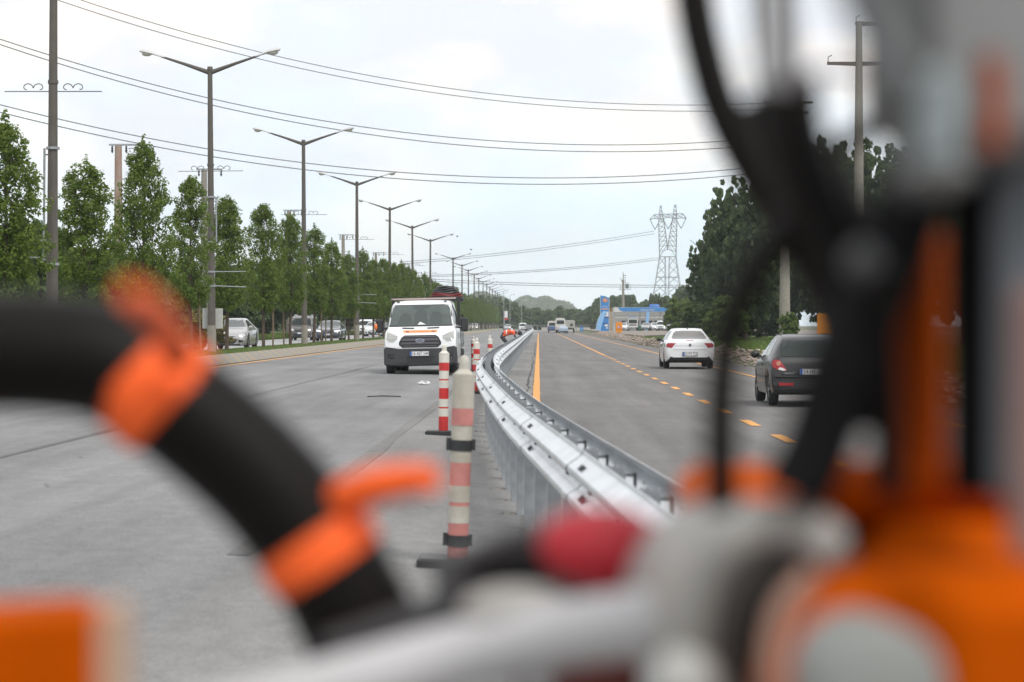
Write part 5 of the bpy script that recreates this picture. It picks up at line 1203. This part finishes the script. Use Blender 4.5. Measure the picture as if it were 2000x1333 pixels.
mb = MB(); mb.box((.2, -.07, zt_(614)), (.2, .05, .5)).box((.3, -.03, zt_(620)), (.9, .06, .25)).box((0, -.03, zt_(632)), (1.1, .06, .15)); mb.build('price_digits', mat('navy_panel', (.02, .05, .2), .5), t)
t = thing('banner_flag', 'curved pale blue feather banner leaning in front of the totem', 'flag', (X(1170, 408), 408, .3)); q = 408/FPX
mb = MB(); L1 = [(1164, 645), (1166, 632), (1170, 620), (1176, 612), (1181, 608)]; L2 = [(1173, 645), (1176, 633), (1180, 620), (1184, 612), (1185, 609)]
pl = [((a-1170)*q, H-(b-635)*q-.3) for a, b in L1]+[((a-1170)*q, H-(b-635)*q-.3) for a, b in reversed(L2)]; mb.prism(pl, -.03, .03); mb.build('banner_cloth', mat('banner_blue', (.25, .48, .78), .7), t)
mb = MB(); mb.tube([((a-1170.5)*q, 0, H-(b-635)*q-.3) for a, b in L1], .03, 5); mb.build('flag_pole', M_PLATEW, t)
# work sign
t = thing('work_sign', 'orange road works sign on a thin post in the rubble', 'sign', (X(1209, 225), 225, .25)); q = 225/FPX; zq = lambda py: H-(py-635)*q-.25
mb = MB(); mb.tube([(0, .03, -.2), (0, .03, zq(650)+.1)], .03, 8); mb.build('post', M_GALVD, t)
mb = MB(); mb.bbox((0, 0, (zq(650)+zq(630))/2), (.66, .03, zq(630)-zq(650)), .02); sb = mb.build('board', M_SIGNO, t); zc = zq(638)
mb = MB(); mb.prism([(-.24, zc-.18), (.24, zc-.18), (0, zc+.24)], -.03, -.017); mb.build('triangle_plate', M_RED, sb)
mb = MB(); mb.prism([(-.17, zc-.14), (.17, zc-.14), (0, zc+.16)], -.037, -.029); mb.build('triangle_face', M_PLATEW, sb)
mb = MB(); mb.sphere((-.01, -.045, zc+.06), .022, 8, 6).tube([(-.01, -.042, zc+.04), (.02, -.042, zc-.03), (-.03, -.042, zc-.12)], .014, 5).tube([(.02, -.042, zc-.03), (.05, -.042, zc-.12)], .014, 5).tube([(0, -.042, zc+.03), (.07, -.042, zc-.02), (.09, -.042, zc-.11)], .01, 5); mb.build('digging_figure', M_TEXT, sb)
mb = MB(); text_mb(mb, 'YOL ÇALIŞMASI', .08, (0, -.02, zq(645.2)), (1, 0, 0), (0, 0, 1), M_TEXT, width=.56); text_mb(mb, 'VAR', .09, (0, -.02, zq(648.3)), (1, 0, 0), (0, 0, 1), M_TEXT, width=.2); mb.build('lettering', None, sb)
mb = MB(); mb.box((0, -.019, zq(643.4)), (.64, .006, .02)); mb.build('divider', M_TEXT, sb)
t = thing('road_sign', 'orange road sign half hidden behind the hoses above the dark hatchback', 'sign', (X(1612, 92), 92, g(8.9))); q = 92/FPX
mb = MB(); mb.tube([(0, .04, -.2), (0, .04, 2.0)], .03, 8); mb.build('post', M_GALVD, t); mb = MB(); mb.bbox((0, 0, 1.62), (.72, .03, .85), .02); mb.build('board', M_SIGNO, t)
t = thing('blue_sign', 'small square blue sign in front of the pale far wall', 'sign', (X(1136, 420), 420, .1)); mb = MB(); mb.bbox((0, 0, .75), (.62, .06, .95), .02); b_ = mb.build('board', M_BLUE, t); mb = MB(); mb.box((0, -.04, .85), (.36, .02, .22)).box((0, -.04, .5), (.36, .02, .16)); mb.build('white_panel', M_LBLUE, b_)
mb = MB(); mb.tube([(-.2, .05, -.2), (-.2, .05, .6)], .03, 5).tube([(.2, .05, -.2), (.2, .05, .6)], .03, 5); mb.build('leg', M_GALVD, t)
t = thing('tank_frame', 'yellow steel ladder frame between the blue totem and the canopy', 'frame', (X(1192.5, 425), 425, .3)); mb = MB()
for s in (-1, 1): mb.tube([(s*.2, 0, 0), (s*.14, 0, 4.6)], .05, 5)
for k in range(9): mb.tube([(-.2, 0, .3+k*.5), (.2, 0, .55+k*.5)], .035, 5)
mb.build('ladder_frame', mat('frame_yellow', (.45, .25, .05), .6), t)
# vehicles parked at the station
def lorry_front(px, y, label):
    x = X(px, y); t = thing('lorry', label, 'lorry', (x, y, .55)); 
    mb = MB(); mb.prism([(-.95, .7), (-.95, 1.3), (-.85, 2.25), (.85, 2.25), (.95, 1.3), (.95, .7)], 0, 1.8); mb.build('cab', P_CREAM, t)
    mb = MB(); mb.prism([(-.78, 1.35), (-.72, 2.05), (.72, 2.05), (.78, 1.35)], -.04, .01); mb.build('windscreen', M_GLASS, t)
    mb = MB(); mb.box((0, -.06, .72), (1.9, .14, .22)); mb.build('bumper', P_WHITE, t); mb = MB(); mb.box((0, -.03, 1.05), (1.2, .05, .2)); mb.build('grille', M_BLACKP, t)
    for s in (-1, 1):
        mb = MB(); mb.lathe([(.40, -.13), (.44, 0), (.40, .13)], (s*.8, .9, .44), 14, 'X'); mb.build('wheel', M_TYRE, t, 50); mb = MB(); mb.box((s*.75, -.05, 1.05), (.25, .05, .18)); mb.build('headlight', M_CLEARL, t)
    mb = MB(); mb.box((0, 4.2, 1.4), (2.0, 4.6, 1.1)); mb.build('cargo_box', M_STEEL, t); mb = MB(); mb.box((0, 3.5, .7), (1.2, 6, .2)); mb.build('chassis', M_BLACKP, t); return t
lorry_front(1236, 405, 'cream lorry cab parked under the filling station canopy')
GP = 'cars parked at the filling station'
for px, y, k, lab in [(1218, 402, 0, 'white car parked left of the cream lorry cab'), (1278, 410, 0, 'white car parked right of the pale blue canopy column'), (1292, 400, 1, 'white van parked under the canopy beside the green bush'), (1305, 405, 3, 'silver car parked rightmost under the canopy'), (1262, 412, 3, 'silver car parked behind the pale blue canopy column')]:
    o = dup(made[k]); x = X(px, y); o.location = (x, y, .55); o.rotation_euler = (0, 0, math.pi+.2*math.sin(px)); o['label'] = lab; o['group'] = GP
t = thing('oil_drum', 'green drum standing right of the cream lorry cab', 'drum', (X(1249, 400), 400, .5)); mb = MB(); mb.lathe([(.3, 0), (.31, .02), (.3, .3), (.315, .32), (.3, .34), (.3, .62), (.315, .64), (.3, .66), (.31, .98), (.28, 1.0)], n=14); mb.build('drum', mat('drum_green', (.03, .10, .07), .5), t, 40)
mb = MB(); mb.lathe([(.1, .98), (.1, 1.03)], n=8); mb.build('lid', M_BLACKP, t)
# earth bank in front of the station
tag(strip('road_apron', mat('bare_earth', (.19, .165, .14), .95, var=.3, scale=.5, col2=(.26, .23, .20), bump=.5, bscale=5), 11, 60, 240, 600, .12, nx=6, ys=lin(240, 600, 60)), 'bare earth forecourt of the filling station')
# far crossing barrier with its pale wall
mb = MB(); YB_ = 545
t = thing('far_barrier', 'long dark crash barrier crossing the far end of the road', 'guardrail', (0, YB_, 0)); 
mb.box((X(1050, YB_), 0, zb(636.5, YB_)), (X(1152, YB_)-X(950, YB_), .1, .36)); mb.build('rail_beam', mat('dull_steel', (.13, .135, .14), .6, .3), t)
for k in range(11): mb = MB(); mb.box((X(955+k*19, YB_), .1, .7), (.14, .14, 1.4)); mb.build('post', M_GALVD, t)
t = thing('low_wall', 'low pale concrete wall under the far crash barrier', 'wall', (X(1105, 552), 552, 0)); mb = MB(); mb.box((0, 0, .5), (X(1153, 552)-X(1058, 552), .3, 1.0)); mb.build('wall', mat('pale_wall', (.48, .46, .43), .85, var=.1, scale=1), t)
mb = MB(); mb.box((0, 0, 1.03), (X(1153, 552)-X(1058, 552)+.1, .4, .06)); mb.build('coping', M_CONC, t)
for px, py0, lab in ((984, 568, 'thin single pole lamp left of the small red and white sign'), (996, 577, 'thin pale pole lamp rising in front of the far woods, middle one'), (1019, 588, 'thin pale pole lamp nearest the far white van')):
    y = 520; x = X(px, y); t = thing('pole_lamp', lab, 'street lamp', (x, y, g(x)), 0, 'thin pale lamp poles before the far woods'); h = zb(py0, y)-g(x)
    mb = MB(); mb.tube([(0, 0, 0), (0, 0, h)], .07, 6); mb.build('pole', mat('pale_pole', (.36, .38, .37), .6), t); mb = MB(); mb.tube([(0, 0, h), (.9, 0, h+.15)], .05, 5); mb.sphere((1.0, 0, h+.15), .22, 8, 5, (1.3, .8, .5)); mb.build('lamp_head', M_LAMPH, t)
t = thing('road_sign', 'small white sign with a red lower edge beside the far median trees', 'sign', (X(988.5, 330), 330, .5)); q = 330/FPX
mb = MB(); mb.tube([(-.25, .03, 0), (-.25, .03, 3.2)], .04, 5); mb.build('post', M_GALVD, t); mb = MB(); mb.box((0, 0, 2.7), (.46, .04, 1.0)); mb.build('board', M_PLATEW, t); mb = MB(); mb.box((0, 0, 2.0), (.42, .04, .28)); mb.build('lower_board', M_RED, t)
# beige building seen between far left trunks
t = thing('shed_building', 'pale shed building glimpsed behind the median trunks left of the truck', 'building', (X(672, 300), 300, .4)); mb = MB(); mb.box((0, 0, 1.9), (3.4, 4, 3.8)); mb.build('wall', M_CONC, t)
mb = MB(); mb.box((0, 0, 3.9), (3.8, 4.4, .18)); mb.build('roof', M_STEEL, t); mb = MB()
for k in range(6): mb.box((-1.5+k*.6, -2.05, 1.9), (.12, .08, 3.4))
mb.build('pilaster', M_PLATEW, t)
# distant two birds
for px, py, n_ in ((893, 462, 'upper'), (920, 488, 'lower')):
    mb = MB(); c = Pw(px, py, 300); mb.sphere(c, .10, 8, 5, (1.5, 1, .9)).add([Vector(c), Vector(c)+Vector((.3, 0, .12)), Vector(c)+Vector((.1, .2, .02)), Vector(c)+Vector((-.3, 0, .1)), Vector(c)+Vector((-.1, .2, .02))], [(0, 1, 2), (0, 3, 4)])
    tag(mb.build('bird', M_BLACKP), f'tiny dark bird in the sky right of the lamps, {n_} of two', 'bird', 'birds in the sky')

# ------------------------------------------------------------ the machine close to the lens
KD = 1.04; FM = FPX/KD
def PM(a, b, d): return P(a, b, d*KD)
mch = thing('post_driving_machine', 'orange guardrail post driving machine with hoses and levers, out of focus right in front', 'machine', (0, 0, 0))
F = (CM @ Vector((0, 0, -1))); UP = (CM @ Vector((0, 1, 0))); RT = (CM @ Vector((1, 0, 0)))
RB = Matrix((RT, F, UP)).transposed()          # machine stands square to the road user
M_HOSE = mat('hose_black', (.004, .003, .0025), .5, bump=.15, bscale=200, spec=.16)
def spl(pts, n=10):
    out = []
    for i in range(len(pts)-1):
        p0, p1, p2, p3 = pts[max(i-1, 0)], pts[i], pts[i+1], pts[min(i+2, len(pts)-1)]
        for k in range(n):
            t_ = k/n; out.append(tuple(.5*((2*p1[j])+(-p0[j]+p2[j])*t_+(2*p0[j]-5*p1[j]+4*p2[j]-p3[j])*t_*t_+(-p0[j]+3*p1[j]-3*p2[j]+p3[j])*t_**3) for j in range(len(p1))))
    out.append(tuple(pts[-1])); return out
def hose(pts, wpx, d, m=None, name='hydraulic_hose', n=16, parent=None, taper=None):
    pp = spl([(p[0], p[1], (p[2] if len(p) > 2 else d)) for p in pts]); mb = MB()
    pw = [PM(a, b, c) for a, b, c in pp]; mb.tube(pw, [wpx/2/FM*c*(1 if taper is None else 1+(taper-1)*i/len(pp)) for i, (a, b, c) in enumerate(pp)], n)
    return mb.build(name, m or M_HOSE, parent if parent is not None else mch, 60)
def pbox(x0, y0, x1, y1, d, th, m, name, b=.004, rot=None, parent=None):
    """bevelled block whose front face fills this patch at depth d"""
    a = PM((x0+x1)/2, (y0+y1)/2, d)+F*th/2; mb = MB(); r = RB if rot is None else RB @ rot
    mb.bbox(a, ((x1-x0)/FM*d, th, (y1-y0)/FM*d), b, r); return mb.build(name, m, parent if parent is not None else mch, 30)
def pdisc(x, y, rpx, d, th, m, name, tilt=0, ring=0, n=40, parent=None, dome=0):
    c = PM(x, y, d); r = rpx/FM*d; rr = RB @ Matrix.Rotation(tilt, 3, 'Z'); mb = MB()
    if ring:
        ri = ring/FM*d; vs = []
        prof = [(r, th), (r, .12*r), (r*.96, .03*r), (r*.88, 0), (ri*1.08, 0), (ri, .03*r), (ri, th)]
        for (a, h) in prof:
            for j in range(n): th_ = 2*math.pi*j/n; vs.append(rr @ Vector((a*math.cos(th_), h, a*math.sin(th_)))+c)
        mb.add(vs, [(i*n+j, i*n+(j+1) % n, (i+1)*n+(j+1) % n, (i+1)*n+j) for i in range(6) for j in range(n)])
    else:
        prof = [(r, th), (r, .12*r), (r*.96, .03*r), (r*.86, 0), (r*.4, -dome*.7*r), (.001, -dome*r)]; vs = []
        for (a, h) in prof:
            for j in range(n): th_ = 2*math.pi*j/n; vs.append(rr @ Vector((a*math.cos(th_), h, a*math.sin(th_)))+c)
        mb.add(vs, [(i*n+j, i*n+(j+1) % n, (i+1)*n+(j+1) % n, (i+1)*n+j) for i in range(5) for j in range(n)])
    return mb.build(name, m, parent if parent is not None else mch, 50)
# thick main hose with its two orange straps
HP = [(-160, 690), (0, 686), (100, 690), (200, 705), (290, 752), (400, 836), (500, 925), (580, 1018), (640, 1105), (690, 1200), (740, 1330), (770, 1430)]
big = hose(HP, 232, 1.25, name='main_hose')
def band(c0, c1, wide, d=1.25):
    """collar wrapped round the hose: c0..c1 are points on the hose axis"""
    mb = MB(); pw = [PM(*c0, d), PM((c0[0]*2+c1[0])/3, (c0[1]*2+c1[1])/3, d), PM((c0[0]+c1[0]*2)/3, (c0[1]+c1[1]*2)/3, d), PM(*c1, d)]
    w_ = wide/2/FM*d; mb.tube(pw, [w_*.97, w_, w_, w_*.97], 20); return mb
mb = band((262, 722), (345, 800), 246); s1 = mb.build('strap', M_STRAP, big, 50)
pp = spl([(345, 690, 1.20), (322, 640, 1.05), (290, 600, .92), (255, 572, .82)], 5); mb = MB(); pw = [PM(*q) for q in pp]; mb.tube(pw, [.0105-.0004*i for i in range(len(pw))], 8); mb.build('strap_tail', M_STRAP, s1, 50)
mb = band((600, 1044), (646, 1112), 240); s2 = mb.build('strap', M_STRAP, big, 50)
pp = spl([(670, 975, 1.235), (730, 950, 1.22), (800, 938, 1.21), (845, 935, 1.20)], 5); mb = MB(); mb.tube([PM(*q) for q in pp], [.0125-.0003*i for i in range(len(pp))], 8); mb.build('strap_tail', M_STRAP, s2, 50)
# orange block at the lower left
rotb = Matrix.Rotation(.55, 3, 'Z')
pbox(-160, 1200, 190, 1560, .98, .06, M_ORANGE, 'side_block', .004, rotb)
pbox(185, 1180, 245, 1560, .93, .02, mat('machine_edge_beige', (.46, .30, .21), .5), 'block_edge', .003)
# lever with its red grip
lev = hose([(850, 1140, 1.28), (930, 1115, 1.28), (1020, 1075, 1.26), (1110, 1060, 1.24), (1200, 1085, 1.22)], 100, 1.25, M_BLACKP, 'lever')
hose([(860, 1165, 1.28), (960, 1160, 1.27), (1080, 1150, 1.25), (1190, 1135, 1.24)], 74, 1.25, M_BLACKP, 'lever_base', parent=lev)
mb = MB(); mb.sphere(PM(1188, 1074, 1.12), .0325, 20, 12, (1.16, .8, .70), RB @ Matrix.Rotation(.12, 3, 'Y')); mb.build('lever_grip', mat('grip_red', (.46, .012, .025), .5), lev, 60)
# grey crossbar
hose([(-100, 1540, 1.1), (450, 1400, 1.1), (700, 1335, 1.1), (900, 1280, 1.1), (1100, 1238, 1.08), (1330, 1205, 1.05)], 134, 1.1, mat('bar_grey', (.50, .50, .51), .45), 'crossbar', 18)
mb = MB(); mb.sphere(PM(1010, 1192, 1.10), .019, 14, 8, (1.6, 1, .7), RB); mb.build('bar_bracket', M_MGREY, mch, 60)
hose([(900, 1175, 1.16), (760, 1230, 1.16), (640, 1270, 1.16)], 70, 1.16, M_BLACKP, 'bar_clamp')
# round grey housing, inner throat, orange body
pbox(1385, 950, 2200, 1800, 1.16, .25, M_ORANGE, 'machine_body', .012)
M_DEEP = mat('orange_deep', (.38, .045, .0), .7, spec=.04)
pbox(1580, 965, 2250, 1075, 1.02, .12, M_ORANGE, 'body_top', .02, Matrix.Rotation(-.35, 3, 'X'))
pbox(1660, 1030, 2300, 1800, .98, .12, M_ORANGE, 'front_cover', .03)
pbox(1690, 1115, 2300, 1800, .93, .10, M_ORANGE, 'lower_cover', .02)
pdisc(1518, 1212, 218, 1.02, .09, M_MGREY, 'round_housing', .2)
hose([(1362, 1330, .99), (1352, 1215, .98), (1382, 1115, .97), (1438, 1048, .96), (1500, 1022, .96), (1570, 1035, .96), (1625, 1075, .96)], 100, .97, M_MGREY, 'housing_rim')
pbox(1270, 1190, 1400, 1310, 1.03, .05, M_MGREY, 'housing_arm', .01)
hose([(1492, 1390, .98), (1458, 1290, .97), (1462, 1190, .96), (1508, 1112, .96), (1580, 1070, .96)], 84, .96, mat('throat_dark', (.03, .028, .026), .7, spec=.2), 'housing_throat')
pdisc(1722, 1335, 205, .93, .05, M_ORANGE, 'round_cover', .15)
hose([(1520, 1400, .93), (1508, 1290, .93), (1530, 1195, .93), (1590, 1120, .93)], 44, .93, mat('cover_lip', (.40, .23, .17), .55), 'cover_lip')
pdisc(1725, 1350, 132, .84, .05, mat('cap_grey', (.235, .245, .235), .5), 'end_cap', .1, dome=.12)
mb = MB(); mb.sphere(PM(1335, 1335, .95), .016, 14, 8); mb.build('bolt_head', mat('bolt_white', (.42, .42, .40), .45), mch, 60)
pbox(1080, 1295, 1250, 1420, 1.25, .03, mat('dark_rust', (.08, .015, .01), .6), 'lower_bracket', .004)
# orange mast, black cylinder, grey guide rail
M_MAST = mat('mast_orange_shaded', (.38, .062, .002), .65, spec=.08)  # machine orange made deeper: shade over the mast is put into the colour
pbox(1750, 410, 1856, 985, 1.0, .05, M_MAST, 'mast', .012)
hose([(1800, 395), (1802, 700), (1800, 960)], 50, .985, M_ORANGE, 'mast_tube')
M_RAM = mat('ram_black', (.005, .005, .005), .8, spec=.06)
hose([(1903, 300, .95), (1903, 650, .95), (1903, 968, .95)], 106, .95, M_RAM, 'ram_cylinder', 20)
pbox(1946, 170, 2060, 985, .93, .04, mat('guide_grey', (.14, .15, .165), .5, spec=.3), 'guide_rail', .006)
pbox(2000, 560, 2090, 1100, .86, .03, mat('guide_pinkish', (.26, .16, .14), .55), 'guide_edge', .004)
# upper casting and fittings
pbox(1775, -220, 2180, 300, .88, .08, mat('cast_grey', (.22, .225, .225), .55, .1), 'upper_casting', .012)
pbox(1715, -200, 1800, 235, .84, .05, mat('cast_dark', (.10, .105, .105), .6, .1), 'casting_flange', .006)
pbox(1812, 120, 1880, 330, .8, .03, mat('cast_blueish', (.26, .30, .31), .5), 'casting_boss', .01)
pbox(1755, 230, 1840, 395, .90, .03, mat('cast_dark', (.1, .1, .1)), 'mast_bracket', .008)
hose([(1932, 110, .86), (1942, 200, .86), (1936, 290, .86)], 50, .86, mat('fitting_rust', (.30, .06, .012), .6), 'rust_fitting')
pbox(1790, 300, 1915, 370, .86, .03, mat('cast_grey', (.2, .2, .2)), 'mast_head', .01)
hose([(1512, -80, .74), (1512, 60, .74), (1510, 165, .74)], 84, .74, mat('steel_pipe', (.36, .36, .37), .5, .2), 'steel_pipe')
hose([(1472, -80, 1.2), (1476, 60, 1.2), (1500, 230, 1.1), (1545, 400, 1.0)], 19, 1.1, mat('hose_brown', (.05, .03, .02), .7))
hose([(1548, -80, 1.2), (1552, 60, 1.2), (1560, 220, 1.1), (1600, 380, 1.0)], 22, 1.1)
hose([(1650, -80, .72), (1680, 20, .72), (1735, 110, .72), (1800, 180, .72)], 66, .72, mat('pipe_grey', (.12, .125, .13), .5, .2), 'steel_pipe')
# black hoses
hose([(1345, -90), (1355, 0), (1372, 90), (1405, 205), (1458, 315), (1520, 415), (1590, 520), (1640, 640), (1670, 760)], 78, 1.35)
hose([(1535, 160, .98), (1548, 260, .98), (1580, 370, .98), (1618, 470, .98), (1650, 580, .98), (1672, 720, .98), (1668, 840, .98)], 128, .98)
hose([(1480, 190, 1.02), (1510, 280, 1.02), (1555, 380, 1.02), (1610, 500, 1.02), (1650, 640, 1.02)], 84, 1.02)
hose([(1410, 1000, 1.0), (1408, 900, 1.0), (1410, 760, 1.0), (1428, 630, 1.0), (1475, 525, 1.0), (1540, 445, 1.0), (1590, 380, 1.0)], 70, 1.0)
hose([(1545, 970, .95), (1590, 885, .95), (1620, 795, .95), (1648, 700, .95), (1700, 590, .96), (1750, 470, .97), (1800, 340, .99)], 140, .95, mat('hose_sleeve', (.008, .008, .009), .7, spec=.1))
hose([(1580, 318, 1.1), (1640, 285, 1.1), (1690, 258, 1.1), (1755, 220, 1.1)], 42, 1.1)
hose([(1712, 520, .93), (1722, 640, .94), (1728, 760, .95), (1735, 960, .96)], 60, .94)
hose([(1600, 330, 1.03), (1650, 450, 1.03), (1700, 560, 1.03), (1725, 700, 1.03), (1732, 840, 1.03)], 130, 1.03)
hose([(1560, 150, .9), (1620, 136, .88), (1690, 148, .87), (1730, 190, .86)], 15, .88, mat('hose_red', (.12, .04, .035), .5))
pbox(1668, 470, 1722, 545, .86, .03, mat('fitting_grey', (.045, .047, .05), .5), 'hose_fitting', .01)
# ------------------------------------------------------------ haze
HZ = True
if HZ:
    mb = MB(); mb.box((0, 1140, 44), (1810, 2342, 92)); hz = mb.build('haze'); tag(hz, kind='stuff')
    m = bpy.data.materials.new('haze'); m.use_nodes = True; n = m.node_tree.nodes; n.clear(); o_ = n.new('ShaderNodeOutputMaterial'); v_ = n.new('ShaderNodeVolumePrincipled')
    v_.inputs['Color'].default_value = (.90, .96, 1, 1); v_.inputs['Density'].default_value = .00026; v_.inputs['Anisotropy'].default_value = .3
    m.node_tree.links.new(v_.outputs[0], o_.inputs['Volume']); hz.data.materials.append(m)
